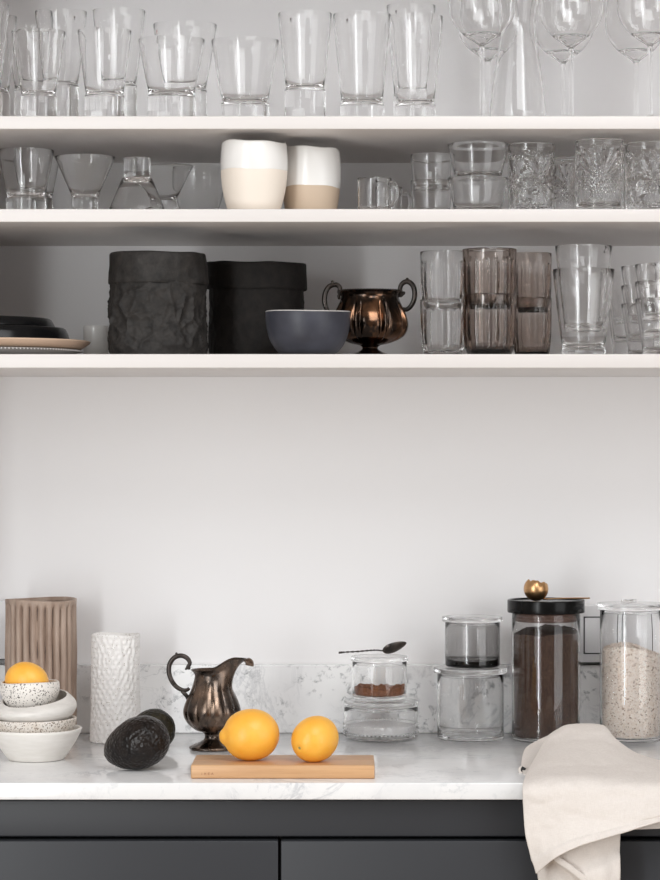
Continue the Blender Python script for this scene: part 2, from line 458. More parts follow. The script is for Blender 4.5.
for cx, rim, hw, bw, bt, d, mk, lab in top:
    s = sc(d); H = PZ(rim + 3, d) - Z1; hb = PZ(bt, d) - Z1
    pr = cone_tumbler_prof(hw / s, bw / s, H, hb)
    o = obj('glass_tumbler', *lathe(pr, 72), 'glass_thin', loc=(PX(cx, d), d - CD, Z1 + .0001), ang=50)
    tag(o, lab, 'glass', 'tumblers on the top shelf')
    if mk:
        th = radians(-90 + mk[0]) if not mk[1] else radians(-90 - 62)
        zz = H - .0125
        rc_ = bw * .93 / s; rr = rc_ + (hw / s - rc_) * (1 - .0125 / (H - hb)) ** .88
        mark(o, rr, zz, th, mk[1])

# --- wine glasses: (stem px, bowl bottom px, bowl half width, distance, label)
wine = [
 (482, 45, 33.5, 3.645, 'wine glass standing close in front beside the carafe'),
 (488, 60, 31, 3.870, 'wine glass behind the one beside the carafe'),
 (571, 47, 32, 3.655, 'middle front wine glass on the top shelf, clear stem'),
 (563, 62, 31, 3.830, 'middle wine glass of the back row on the top shelf'),
 (650, 45, 33, 3.655, 'front wine glass cut off by the frame edge on the top shelf'),
 (636, 61, 31, 3.800, 'back wine glass seen next to the frame edge on the top shelf'),
]
for cx, bb, hw, d, lab in wine:
    s = sc(d); zb = PZ(bb, d) - Z1; R = hw / s
    t = thing('wine_glass', 'clear ' + lab if 'clear' not in lab else lab, 'wine glass', (PX(cx, d), d - CD, Z1 + .0001), 'wine glasses on the top shelf')
    rs = 2.5 / s
    foot = smooth([(rs, .016), (rs * 1.15, .010), (rs * 2.0, .0055), (R * .55, .0028), (R * .95, .0016)], 4) + [(R * .96, .0008), (R * .95, 0), (0, .0006)]
    obj('foot', *lathe(foot, 56), 'glass', t, ang=60)
    obj('stem', *lathe([(rs, .016)] + [(rs * (1 - .08 * sin(pi * k / 8)), .016 + (zb - .020) * k / 8) for k in range(1, 9)], 32), 'glass', t, ang=60)
    Hb = R * 3.0
    outer = smooth([(rs, -.004), (rs * 1.25, -.001), (R * .22, .0035), (R * .60, .016), (R * .90, .034), (R, .052), (R * .97, .075), (R * .86, Hb * .78), (R * .74, Hb)], 6)
    inner = [(max(r - .0012, 0), z + (.0035 if z < .012 else .0006)) for r, z in outer[8:-1]][::-1]
    bowl = outer + [(R * .74 - .0005, Hb + .0005)] + inner + [(0, inner[-1][1] - .001)]
    obj('bowl', *lathe([(r, z + zb) for r, z in bowl], 72), 'glass', t, ang=60)

# --- carafe
d = 3.74; s = sc(d)
pr = [(28.5, 116.5), (28.3, 110), (26, 88), (22, 62), (18.5, 40), (17, 26), (18.5, 12), (22, -4), (25, -14), (26, -20)]
outer = smooth([(r / s, PZ(y, d) - Z1) for r, y in pr], 6)
outer[0] = (outer[0][0], .002)
inner = [(r - .0016, z) for r, z in outer[1:]][::-1]
pr = [(0, 0), (outer[0][0] - .003, 0)] + outer + inner + [(inner[-1][0] - .003, .006), (0, .006)]
o = obj('glass_carafe', *lathe(pr, 72), 'glass', loc=(PX(518, d), d - CD, Z1 + .0001), ang=60)
tag(o, 'clear flared carafe with a narrow waist standing among the wine glasses', 'carafe')

# --- middle shelf, plain and martini tumblers
def put(name, pr, cx, d, shelf, lab, cat, grp=None, mt='glass', seg=72, mod=None, ang=50, z=None):
    o = obj(name, *lathe(pr, seg, mod), mt, loc=(PX(cx, d), d - CD, (base_z(shelf) if z is None else z) + .0001), ang=ang)
    return tag(o, lab, cat, grp)
d = 3.640; s = sc(d)
put('glass_tumbler', cone_tumbler_prof(28 / s, 20 / s, PZ(150.5, d) - Z2, PZ(198, d) - Z2), 26, d, 2,
    'clear thick-based tumbler at the frame end of the middle shelf, in front', 'glass', 'clear glasses on the middle shelf')
d = 3.775; s = sc(d)
put('glass_tumbler', cone_tumbler_prof(24 / s, 17 / s, PZ(158, d) - Z2, PZ(198, d) - Z2), 36, d, 2,
    'clear tumbler standing behind the thick-based tumbler on the middle shelf', 'glass', 'clear glasses on the middle shelf')
def martini_prof(d, rim, hw, bw, bt):
    s = sc(d)
    return cone_tumbler_prof(hw / s, bw / s, PZ(rim + 2, d) - Z2, PZ(bt, d) - Z2, rc=bw / s * 1.0, pw=1.0)
put('martini_tumbler', martini_prof(3.640, 155, 30.5, 13, 197), 85, 3.640, 2,
    'clear stemless conical tumbler standing upright on a thick base, front of middle shelf', 'glass', 'clear glasses on the middle shelf')
put('martini_tumbler', martini_prof(3.775, 164, 29, 12.5, 200), 164, 3.775, 2,
    'clear conical tumbler behind the upside-down one on the middle shelf', 'glass', 'clear glasses on the middle shelf')
d = 3.640; s = sc(d); Hm = PZ(158, d) - Z2
pr = [(r, Hm - z) for r, z in cone_tumbler_prof(29.5 / s, 13.5 / s, Hm, 20 / s, rc=15 / s, pw=1.0)]
put('martini_tumbler', pr, 137, d, 2, 'clear conical tumbler placed upside down, base in the air, on the middle shelf', 'glass', 'clear glasses on the middle shelf')
d = 3.910; s = sc(d)
put('glass_bowl', plain_prof(26 / s, 11 / s, PZ(167, d) - Z2, .006, belly=5 / s), 199, d, 2,
    'clear rounded glass bowl half hidden behind the white and cream cup', 'bowl', 'clear glasses on the middle shelf')

# --- two-tone cups
def cup(cx, d, rim, hw, bw, yb, clay, lab, wav, ph, tilt):
    s = sc(d); H = PZ(rim + 2, d) - Z2; zb = PZ(yb, d) - Z2; R = hw / s; rb = bw / s
    t = thing('ceramic_cup', lab, 'cup', (PX(cx, d), d - CD, Z2 + .0001), 'two-tone ceramic cups')
    def rad(z):
        u = z / H
        return rb + (R - rb) * (1 - (1 - min(u / .62, 1)) ** 1.9) - (R * .045 * max(0, (u - .72) / .28) ** 1.5)
    def mod(th, i, r, z):
        u = z / H
        rr = r * (1 + .012 * sin(2 * th + ph) * u + .008 * sin(3 * th + 2 * ph) * u)
        return (rr, z + u ** 8 * (wav * sin(2 * th + ph) + wav * .7 * sin(5 * th + ph * 1.7)) + u ** 8 * tilt * cos(th))
    def modb(th, i, r, z):
        q = mod(th, i, r, z)
        edge = max(0, min(1, (z - zb * .5) / (zb * .5)))
        return (q[0], z + edge * .0011 * sin(th * 2 + ph * 2) + edge * .0006 * sin(th * 5))
    low = [(0, 0), (rb - .004, 0), (rb - .001, .001), (rb, .003)] + [(rad(.003 + (zb - .003) * k / 10), .003 + (zb - .003) * k / 10) for k in range(1, 11)]
    low += [(low[-1][0] - .0035, zb), (rb - .004, .006), (0, .006)]
    obj('clay_base', *lathe(low, 80, modb), clay, t, ang=60)
    up = [(rad(zb * .99 + (H - .0015 - zb * .99) * k / 14) + .0004, zb * .99 + (H - .0015 - zb * .99) * k / 14) for k in range(15)]
    ri = up[-1][0]
    up += [(ri - .001, H), (ri - .0028, H)] + [(r - .0042, z) for r, z in up[::-1]]
    def modu(th, i, r, z):
        q = mod(th, i, r, z); e = max(0, min(1, 1 - (z - zb * .99) / .01))
        return (q[0], q[1] + e * (.0011 * sin(th * 2 + ph * 2) + .0006 * sin(th * 5)))
    V, Fc = lathe(up, 80, modu)
    n = len(up); Fc += [((n - 1) * 80 + k, (n - 1) * 80 + (k + 1) % 80, (k + 1) % 80, k) for k in range(80)]
    obj('glazed_rim', V, Fc, 'ceramic_white', t, ang=60)
cup(254, 3.640, 141.5, 33.2, 25.5, 171, 'ceramic_cream', 'white-glazed ceramic cup with a cream base, in front of the tan-based cup', .0011, .5, -.0004)
cup(311, 3.697, 147, 29.6, 24.5, 188, 'ceramic_tan', 'white-glazed ceramic cup with a tan base, partly behind the cream-based cup', .0012, 2.6, -.0035)

# --- glass mugs
def mug(cx, d, rim, hw, hx, lab):
    s = sc(d); H = PZ(rim + 1.5, d) - Z2; R = hw / s
    t = thing('glass_mug', lab, 'mug', (PX(cx, d), d - CD, Z2 + .0001), 'small glass mugs')
    obj('body', *lathe(plain_prof(R, R * .97, H, .004, t=.0014), 56), 'glass', t, ang=50)
    path = smooth([(R - .0004, 0, H * .80), (R + .008, 0, H * .84), (R + .0135, 0, H * .66), (R + .0125, 0, H * .40), (R + .006, 0, H * .20), (R - .0004, 0, H * .16)], 6)
    mt = Matrix.Rotation(radians(hx), 3, 'Z')
    obj('handle', *move(tube(path, .0026, 14), mtx=mt), 'glass', t, ang=60)
mug(374.5, 3.640, 177, 17.2, -35, 'small clear glass mug with a round handle, the front one of two')
mug(389, 3.745, 186, 13.5, 20, 'small clear glass mug half hidden behind the front mug')

# --- stacked plain tumblers beside the crystal
def stack_plain(cx, d, rims, hw, bw, hb, shelf, labs, grp, dx=0, belly=0):
    s = sc(d); zs = base_z(shelf); H = PZ(rims[-1], d) - zs
    for k, r in enumerate(rims[::-1]):
        z = zs + (PZ(r, d) - PZ(rims[-1], d))
        put('glass_tumbler', plain_prof(hw / s, bw / s, H, hb, t=.0013, belly=belly / s), cx + dx * k, d, shelf, labs[k], 'glass', grp, z=z + k * .0002)
stack_plain(431.5, 3.700, [155, 181], 21, 18.5, .005, 2,
            ['clear tumbler at the bottom of the narrow stack of two beside the glass mugs', 'clear tumbler on top of the narrow stack of two beside the glass mugs'], 'stacked clear tumblers on the middle shelf')
stack_plain(478, 3.640, [144.5, 178.5], 30.5, 23.5, .005, 2,
            ['wide clear tumbler underneath in the stack touching the cut crystal', 'wide clear tumbler on top in the stack touching the cut crystal'], 'stacked clear tumblers on the middle shelf')

# --- cut crystal: real relief on the outside of the glass
def tri(x): x = x - math.floor(x); return abs(x - .5) * 2
def crystal(cx, d, rim, hw, style, rot, lab):
    s = sc(d); H = PZ(rim + 2.5, d) - Z2; R = hw / s; t = .0042; N = 60
    out = [(0, 0), (R * .90, 0), (R * .95, .001)] + [(R * (.96 + .04 * k / N), .0015 + (H - .003) * k / N) for k in range(N + 1)]
    pr = out + [(R - .0006, H - .0006), (R - .0016, H - .0006)] + [(R * (.96 + .04 * k / 8) - t, .0015 + (H - .003) * k / 8) for k in range(8, 0, -1)]
    pr = [q for i, q in enumerate(pr) if i < len(out) + 2 or q[1] > .012] + [(R * .90 - t, .0095), (R * .6, .008), (0, .008)]
    def mod(th, i, r, z):
        if i < 3 or i >= len(out): return (r, z)
        u = (z - .0015) / (H - .003); a = (th + rot) % (2 * pi)
        dep = 0.
        if style == 'star':
            nrep = 4; cell = a / (2 * pi) * nrep; fx = (cell - math.floor(cell) - .5) * (2 * pi * R / nrep); fz = (u - .45) * H
            rr = sqrt(fx * fx + fz * fz); an = math.atan2(fz, fx)
            if rr < H * .36: dep = .0036 * tri(an / (2 * pi) * 12) * min(1, rr / .006) * (1 - .3 * rr / (H * .36))
            else: dep = .0017 * tri((fx + fz) / .0085) + .0017 * tri((fx - fz) / .0085)
            if u > .84: dep *= max(0, 1 - (u - .84) / .06)
            if u < .05: dep = 0
        else:
            nrep = 3; cell = a / (2 * pi) * nrep; fx = (cell - math.floor(cell) - .5) * (2 * pi * R / nrep); fz = (u - .42) * H
            rr = sqrt(fx * fx + fz * fz); an = math.atan2(fx, fz)
            if fz > -.002 and abs(an) < 1.05 and rr < H * .50: dep = .0040 * tri(an / 1.05 * 4) * min(1, rr / .008)
            elif -.012 < fz <= 0: dep = .0034 * tri((fx + fz) / .007) * tri((fx - fz) / .007)
            elif fz <= -.012: dep = .0014 * tri(fx / .012) * (1 if fz > -.026 else 0)
            else: dep = .0005 * tri(fz / .003)
        return (r - dep, z)
    o = obj('crystal_tumbler', *lathe(pr, 168, mod), 'glass', loc=(PX(cx, d), d - CD, Z2 + .0001), ang=24)
    tag(o, lab, 'glass', 'cut crystal tumblers')
crystal(531, 3.672, 142, 24, 'star', -1.3, 'cut crystal tumbler with star cuts beside the wide stacked tumblers')
crystal(565, 3.775, 155, 15, 'fan', .2, 'small cut crystal tumbler standing back between two larger crystal tumblers')
crystal(599.5, 3.640, 138, 25, 'fan', .55, 'cut crystal tumbler with a palm-like fan cut and clear base')
crystal(649.5, 3.650, 141, 25, 'star', -.9, 'cut crystal tumbler with star cuts at the frame edge of the shelf')

# --- lower shelf: plates
def plate(name, cx, d, R, zb, H, mt, lab, cat, flare=.72, bead=0, lip=.002):
    pr = [(0, .0008), (R * flare * .92, 0), (R * flare, .001), (R - .002, H - lip), (R, H - lip * .4), (R - .0008, H), (R - .003, H - .0003), (R * flare, .0045), (0, .004)]
    t = thing(name, lab, cat, (PX(cx, d), d - CD, zb), 'plates and dishes on the lower shelf')
    obj('dish', *lathe(pr, 96), mt, t, ang=40)
    if bead:
        parts = []
        for k in range(bead):
            th = 2 * pi * k / bead
            V, Fc = lathe([(0, -.0013), (.0009, -.0009), (.0013, 0), (.0009, .0009), (0, .0013)], 6)
            parts.append(move((V, Fc), (cos(th) * (R - .0003), sin(th) * (R - .0003), H - .0016)))
        obj('beaded_edge', *join(*parts), 'plate_bead', t, ang=80)
    return t
d = 3.72; s = sc(d)
y0 = Z3
plate('serving_plate', -8, d, .128, Z3 + .0002, .0105, 'plate_grey', 'grey plate with a beaded rim at the bottom of the plate stack', 'plate', .86, 150)
plate('serving_plate', -2, d, .132, Z3 + .0110, .0125, 'plate_sand', 'sand-coloured plate lying between the beaded plate and the black dishes', 'plate', .90, lip=.004)
def dish(cx, d, R, zb, H, lab):
    t = thing('black_dish', lab, 'dish', (PX(cx, d), d - CD, zb), 'plates and dishes on the lower shelf')
    # turned upside down: a wide rim below, a narrower base above
    pr = [(R - .0014, 0), (R, .0008), (R - .0004, .002), (R - .003, H * .55), (R - .006, H * .90), (R - .009, H), (0, H), ]
    inner = [(0, H - .003), (R - .012, H - .003), (R - .006, H * .5), (R - .0028, 0), (R - .0014, 0)]
    obj('dish', *lathe(pr + inner, 80), 'plate_black', t, ang=35)
dish(-19, d, .127, Z3 + .0237, .0185, 'shallow black dish turned over on the sand-coloured plate')
dish(-24, d, .113, Z3 + .0426, .0130, 'smaller black dish on top of the stack of plates')
d = 3.86; s = sc(d)
put('porcelain_beaker', plain_prof(12.6 / s, 12.2 / s, PZ(326, d) - Z3, .004, t=.002), 96, d, 3,
    'small plain white beaker tucked behind the plates beside the black paper bag', 'beaker', mt='ceramic_white')

# --- paper storage bags
def bag(cx, d, rim, cuff_y, hw, bw, mt, amp, seed, lab, squash=1.0, tilt=0.0, hcuff=1.03):
    s = sc(d); H = PZ(rim, d) - Z3; zc = PZ(cuff_y, d) - Z3; R = hw / s; rb = bw / s
    t = thing('paper_bag', lab, 'storage bag', (PX(cx, d), d - CD, Z3 + .0002), 'dark washable paper bags')
    def crease(p, k):
        q0 = Vector((p[0] + seed, p[1], p[2] * .8))
        wq = q0 + Vector((noise.noise(q0 * 20), noise.noise(q0 * 20 + Vector((7, 1, 3))), noise.noise(q0 * 20 + Vector((2, 9, 4))))) * .012
        v = .85 * noise.noise(q0 * 17) + .45 * noise.noise(wq * 40)
        for sc_, w in ((30, .75), (62, .32)):
            f = noise.voronoi(wq * sc_)[0]
            v += w * (math.exp(-(f[1] - f[0]) / .16) - .3)
        return v * k
    N = 80
    prof = [(0, 0), (rb * .6, 0), (rb * .93, .0002)] + [(rb * (1 - .035 * (1 - min(1, k / N * 8))) + (R * .955 - rb) * (k / N) ** .9, .0005 + (zc + .012) * k / N) for k in range(N + 1)]
    def mod(th, i, r, z):
        c, sn = cos(th), sin(th)
        e = 2.5
        q = (abs(c) ** e + abs(sn) ** e) ** (-1 / e)
        q = 1 + (q - 1) * .28 * (1 - .6 * z / H)
        x, y = r * c * q, r * sn * q * squash
        if i >= 3:
            u = z / zc; k = amp * (sin(pi * min(1, max(0, .06 + u * .86))) ** .7)
            w = crease((x, y, z), k)
            x += c * w; y += sn * w
        return (x, y, z)
    obj('body', *lathe(prof, 220, mod), mt, t, ang=60)
    z0 = zc - .001
    cp = [(R * .975, z0), (R * hcuff - .001, z0 - .0008), (R * hcuff, z0 + .001)] + [(R * (hcuff - .012 * k / 8), z0 + .001 + (H - z0 - .004) * k / 8) for k in range(1, 9)]
    rt = cp[-1][0]
    cp += [(rt - .001, H - .0008), (rt - .003, H - .0002), (rt - .0048, H - .001)] + [(R * .955, H - .006), (R * .95, z0 + .004), (R * .95, z0)]
    def modc(th, i, r, z):
        c, sn = cos(th), sin(th)
        w = noise.noise(Vector((c * 2.2 + seed, sn * 2.2, z * 25))) * amp * .55 + noise.noise(Vector((c * 7 + seed, sn * 7, z * 60))) * amp * .22
        zz = z + noise.noise(Vector((c * 1.6 + seed * 2, sn * 1.6, .3))) * .0026 + tilt * c + .0022 * sn * (1 if z > zc + .004 else .6)
        return ((r + w) * c, (r + w) * sn * squash, zz)
    V, Fc = lathe(cp, 150, modc); n = len(cp)
    Fc += [((n - 1) * 150 + k, (n - 1) * 150 + (k + 1) % 150, (k + 1) % 150, k) for k in range(150)]
    obj('cuff', V, Fc, mt, t, ang=60)
bag(158, 3.675, 252.5, 283, 48.5, 49.5, 'paper_black', .0060, 3.1, 'crumpled black paper storage bag with a folded cuff, the front one', hcuff=1.015)
bag(256.5, 3.815, 263, 289, 49.5, 47.5, 'paper_brown_black', .0020, 11.7, 'smoother brown-black paper storage bag behind the slate bowl', hcuff=1.02, tilt=-.0015)

# --- slate bowl
d = 3.640; s = sc(d); H = PZ(312, d) - Z3; R = 42.6 / s
outer = smooth([(R * .54, .0006), (R * .72, .006), (R * .90, H * .36), (R * .985, H * .7), (R, H - .0012)], 6)
pr = [(0, .0006), (R * .50, .0002)] + outer + [(R - .0012, H), (R - .0028, H - .0006)] + [(max(r - .004, 0), z + .004) for r, z in outer[:-3]][::-1] + [(0, .0055)]
def bm_(th, i, r, z): return (r * (1 + .004 * sin(2 * th)), z + (z / H) * (.0008 * sin(2 * th + 1)))
o = put('ceramic_bowl', pr, 308, d, 3, 'slate blue-grey ceramic bowl between the paper bag and the two-handled copper pot', 'bowl', mt='bowl_slate', mod=bm_, ang=60)

rim_ = [(R - .0014 + .0015 * cos(a), H - .0006 + .0009 * sin(a)) for a in [2 * pi * k / 10 for k in range(11)]]
obj('rim', *lathe(rim_, 90, bm_), 'plate_bead', o, ang=80)

# --- two handled tarnished sugar pot
d = 3.745; s = sc(d); cx = 370
t = thing('sugar_pot', 'tarnished copper sugar pot with two scrolled handles on a round foot', 'pot', (PX(cx, d), d - CD, Z3 + .0001))
zz = lambda y: PZ(y, d) - Z3
pr = [(23.5, 358.3), (23.5, 356.6), (20.5, 354.8), (13, 352.2), (8.4, 349.6), (8.0, 347.2), (11, 345)]
obj('foot', *lathe([(0, .001)] + smooth([(r / s, max(zz(y), 0)) for r, y in pr], 5) + [(0, zz(345))], 72), 'tarnished_copper', t, ang=60)
out = smooth([(11 / s, zz(345.2)), (22 / s, zz(342.5)), (33 / s, zz(336.5)), (37.5 / s, zz(327)), (36 / s, zz(316)), (31.5 / s, zz(305)), (29.0 / s, zz(298)), (29.6 / s, zz(294)), (32 / s, zz(291.5))], 6)
Hh = zz(291.5); nl = 8
def lob(th, i, r, z):
    u = max(0, min(1, (z - zz(344)) / (zz(302) - zz(344)))); w = sin(pi * u) ** .6 if 0 < u < 1 else 0
    ph = (th * nl / (2 * pi) + .5) % 1.0
    g = abs(ph - .5) * 2                               # 1 at the seam between two lobes
    rib = math.exp(-((g - 1) / .13) ** 2) * .075 - math.exp(-((g - .74) / .11) ** 2) * .065
    rr = r * (1 + w * (.022 * (1 - g ** 2.2) + rib))
    return (rr, z)
pr = [(0, zz(345.4))] + out + [(31.6 / s, Hh + .0012), (30.4 / s, Hh + .0008)] + [(max(r - .0022, 0), z + .0015) for r, z in out[:-2]][::-1] + [(0, zz(343))]
obj('lobed_body', *lathe(pr, 384, lob), 'tarnished_copper', t, ang=60)
bd = []
for k in range(64):
    th = 2 * pi * k / 64
    bd.append(move(lathe([(0, -.0014), (.0011, -.0009), (.0015, 0), (.0011, .0009), (0, .0014)], 8), (cos(th) * 31.7 / s, sin(th) * 31.7 / s, Hh + .0006)))
obj('beaded_rim', *join(*bd), 'dark_silver', t, ang=80)
def scroll(pts, r0, cxp, d, parent, z0, mt, name='handle'):
    P = smooth([((px - cxp) / sc(d), 0, PZ(py, d) - z0) for px, py in pts], 7)
    n = len(P); R_ = [r0 * (.55 + .45 * sin(pi * min(1, max(.0, i / (n - 1)))) ** .6) for i in range(n)]
    return tube(P, R_, 14)
for pts, spur, curl in (
    ([(345, 294.5), (339.5, 293), (340, 288), (336, 284.8), (329.5, 286.5), (325.4, 293), (324.6, 302), (327, 310), (332, 315.5), (338, 318), (341.5, 318.5)], [(334, 285.6), (332.6, 283), (332.4, 280.6)], [(340.5, 293.8), (338.8, 296.2), (339.6, 299.4)]),
    ([(397, 295.5), (401.5, 295), (400, 289.5), (402, 284), (407, 281.6), (412, 284.5), (414.6, 291), (414.2, 299), (411, 306), (406.5, 309.6), (402.5, 309.4), (401.5, 313.5)], [(405.5, 282.6), (407, 280), (407.2, 277.8)], [(401, 295), (403.4, 293.6), (404.2, 291.6)])):
    h = join(scroll(pts, .0038, cx, d, t, Z3, ''), scroll(spur, .0022, cx, d, t, Z3, ''), scroll(curl, .0024, cx, d, t, Z3, ''))
    obj('handle', *h, 'dark_silver', t, ang=60)

# --- fluted glasses
def fluted(cx, d, rim, H, R, mt, lab, z, grp, nfl=18):
    t = .0022 * R / .038; N = 26
    def rad(u): return R * (.80 + .10 * min(1, u / .10) + .06 * min(1, max(0, (u - .1) / .25)) + .04 * u)
    out = [(0, 0), (R * .70, 0), (R * .76, .0006)] + [(rad(k / N), .0015 + (H - .0025) * k / N) for k in range(N + 1)]
    n0 = len(out)
    pr = out + [(rad(1) - .0004, H), (rad(1) - .0011, H), (rad(1) - t, H - .001)]
    for k in range(9, 0, -1): pr.append((rad(max(k / 10, .2)) - t - (.0012 if k < 7 else 0), .007 + (H - .0085) * k / 10))
    pr += [(R * .74, .0085), (R * .55, .0068), (0, .0065)]
    def mod(th, i, r, z):
        u = z / H
        w = min(1, max(0, (u - .09) / .06)) * min(1, max(0, (.84 - u) / .03))
        if i >= n0: w = 0
        return (r * (1 - w * .052 * (1 - abs(sin(th * nfl / 2)) ** .8)), z)
    o = obj('fluted_tumbler', *lathe(pr, 176, mod), mt, loc=(PX(cx, d), d - CD, z + .0001), ang=40)
    tag(o, lab, 'glass', grp)
def fluted_stack(cx, d, r1, r0, hw, mt, labs):
    s = sc(d); H = PZ(r0, d) - Z3
    fluted(cx, d, r0, H, hw / s, mt, labs[0], Z3, 'fluted tumblers')
    fluted(cx, d, r1, H, hw / s, mt, labs[1], PZ(r1, d) - H, 'fluted tumblers')
fluted_stack(443, 3.690, 252, 300, 23, 'glass', ['clear fluted tumbler at the bottom of a stack beside the copper pot', 'clear fluted tumbler at the top of a stack beside the copper pot'])
fluted_stack(489.5, 3.635, 249.5, 295, 27.2, 'glass_smoke_brown', ['smoky brown fluted tumbler at the bottom of the large front stack', 'smoky brown fluted tumbler at the top of the large front stack'])
fluted_stack(532, 3.725, 253.5, 298, 19.8, 'glass_smoke_brown', ['smoky brown fluted tumbler at the bottom of the narrower stack set back', 'smoky brown fluted tumbler at the top of the narrower stack set back'])

# --- tall cone tumblers nested
d = 3.640; s = sc(d)
H = PZ(269.5, d) - Z3
for k, (r, lab) in enumerate(((269.5, 'tall clear tapered tumbler holding another one inside it, lower shelf'), (246.5, 'tall clear tapered tumbler nested inside another, its rim standing higher'))):
    z = PZ(r, d) - H + k * .0004
    R0 = 31 / s; rb = 22 / s
    if k == 1: R0, rb = 28.5 / s, 18.5 / s
    pr = cone_tumbler_prof(R0, rb, H, .010 if k == 0 else .007, rc=rb * .96, t=.0014)
    if k == 1: pr = plain_prof(R0, rb, H, .007, t=.0014)
    o = obj('tapered_tumbler', *lathe(pr, 72), 'glass', loc=(PX(583.5, d), d - CD, max(z, Z3) + .0001), ang=50)
    tag(o, lab, 'glass', 'tapered tumblers on the lower shelf')
d = 3.80
stack_plain(668, 3.645, [265, 282, 299], 33, 25, .008, 3,
            ['clear small tumbler at the bottom of the front nested stack at the shelf end', 'clear small tumbler in the middle of the front nested stack at the shelf end', 'clear small tumbler on top of the front nested stack at the shelf end'], 'nested tumblers at the shelf end')
stack_plain(652, 3.755, [267, 286, 304], 31, 23, .006, 3,
            ['clear small tumbler at the bottom of the second nested stack, behind the front one', 'clear small tumbler in the middle of the second nested stack, behind the front one', 'clear small tumbler on top of the second nested stack, behind the front one'], 'nested tumblers at the shelf end', dx=0)
stack_plain(632, 3.885, [273, 291, 310], 24, 18, .006, 3,
            ['clear small tumbler at the bottom of the rearmost nested stack', 'clear small tumbler in the middle of the rearmost nested stack', 'clear small tumbler on top of the rearmost nested stack'], 'nested tumblers at the shelf end')

# ------------------------------------------------------------------ counter: vases
d = 3.905; s = sc(d); cx = 41
t = thing('ribbed_vase', 'brown ceramic vase with vertical wavy ribs behind the stack of bowls', 'vase', (PX(cx, d), d - CD, ZC + .0002))
H = PZ(599, d) - ZC; R = 36 / s; nr = 26
def ribs(th, i, r, z):
    u = z / H
    w = min(1, max(0, (.965 - u) / .02)) * min(1, max(0, u / .02))
    wob = .035 * sin(z * 48) + .03 * noise.noise(Vector((cos(th) * 2, sin(th) * 2, z * 30)))
    c = abs(cos((th + wob * .35) * nr / 2))
    return (r * (1 - w * .19 * (1 - c ** .5) + .006 * sin(z * 60 + th * 2)), z + (.0012 * sin(th * 2) if u > .9 else 0))
outv = [(R * .97, 0), (R * .985, .001)] + [(R * (.99 + .01 * sin(pi * k / 50)), .002 + (H - .004) * k / 50) for k in range(51)]
pr = [(0, 0)] + outv + [(R - .0006, H - .0006), (R - .002, H), (R - .0045, H - .001), (R - .006, H - .006)]
obj('ribbed_wall', *lathe(pr, 260, ribs), 'vase_brown', t, ang=70)
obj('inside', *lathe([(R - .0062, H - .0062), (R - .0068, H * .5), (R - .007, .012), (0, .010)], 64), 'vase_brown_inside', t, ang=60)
m = M['vase_brown']
setc(m, ramp(m, noise_n(m, coords(m, (1, 1, .2)), 70, 5), [(.3, (.28, .195, .148)), (.75, (.46, .355, .285))]))

d = 3.868; s = sc(d)
H = PZ(634, d) - ZC; Rt, Rb = 24.3 / s, 25.8 / s
N = 60
def dimple(th, i, r, z):
    if i < 2 or i > N + 2: 
        return (r, z + .0012 * sin(th * 3 + 1) * (z / H) ** 6)
    u = z / H
    row = z / .0074 + .22 * noise.noise(Vector((th * 4, z * 60, 5))); k = math.floor(row); fz = row - k - .5
    a = th / (2 * pi) * 24 + (.5 if int(k) % 2 else 0) + .5 * noise.noise(Vector((k * 3.1, th * 1.5, 0)))
    fa = a - math.floor(a) - .5
    q = (fa / .42) ** 2 + (fz / .52) ** 2
    dep = .0024 * max(0, 1 - q) ** .6 * min(1, (1 - u) / .03)
    return (r - dep + .0006 * noise.noise(Vector((cos(th) * 3, sin(th) * 3, z * 40))), z + .0012 * sin(th * 3 + 1) * u ** 6)
outv = [(Rb + (Rt - Rb) * k / N - .0008 * sin(pi * k / N), .001 + (H - .002) * k / N) for k in range(N + 1)]
pr = [(0, 0), (Rb - .002, 0)] + outv + [(Rt - .001, H), (Rt - .003, H - .0004), (Rt - .004, H - .004), (Rb - .005, .01), (0, .008)]
o = put('dimpled_vase', pr, 115.5, d, 0, 'white cylindrical ceramic vase with a hand-dimpled surface behind the avocados', 'vase', mt='vase_white', seg=240, mod=dimple, ang=70)

# ------------------------------------------------------------------ bowls stack with lemon
d = 3.640; s = sc(d); zz = lambda y: PZ(y, d)
def bowlobj(name, cx, R, rb, z, H, mt, lab, k=1.6, wave=0, ph=0, tilt=0, tilty=0., close=0., th_=.004, lipmat=None):
    out = [(rb + (R - rb) * (1 - (1 - u) ** k) - close * R * max(0, u - .55) ** 2 * 4, .0016 + (H - .003) * u) for u in [i / 14 for i in range(15)]]
    rt = out[-1][0]
    pr = [(0, .0004), (rb - .003, 0), (rb - .0008, .0005)] + out + [(rt - .0009, H - .0004), (rt - th_ * .5, H), (rt - th_ * .9, H - .0008)] + \
         [(max(r - th_ * 1.1, .001), zq + .002) for r, zq in out[2:-1]][::-1] + [(rb * .7, .0065), (0, .006)]
    def mod(t_, i, r, zq):
        u = zq / H
        return (r * (1 + .008 * sin(2 * t_ + ph) + .004 * sin(5 * t_ + ph)), zq + u * (wave * sin(2 * t_ + ph) + wave * .5 * sin(3 * t_) + tilt * cos(t_) + tilty * sin(t_)))
    o = obj(name, *lathe(pr, 90, mod), mt, loc=(PX(cx, d), d - CD, z), ang=60)
    return tag(o, lab, 'bowl', 'handmade bowls in a stack')
zA = ZC + .0002; HA = zz(728) - zA
bowlobj('stacking_bowl', 36, 45.5 / s, 28 / s, zA, HA, 'bowl_chalk', 'wide chalk-white bowl at the bottom of the bowl stack', 1.25, .0005, .4, .0008)
zB = zz(741); HB = zz(718) - zB
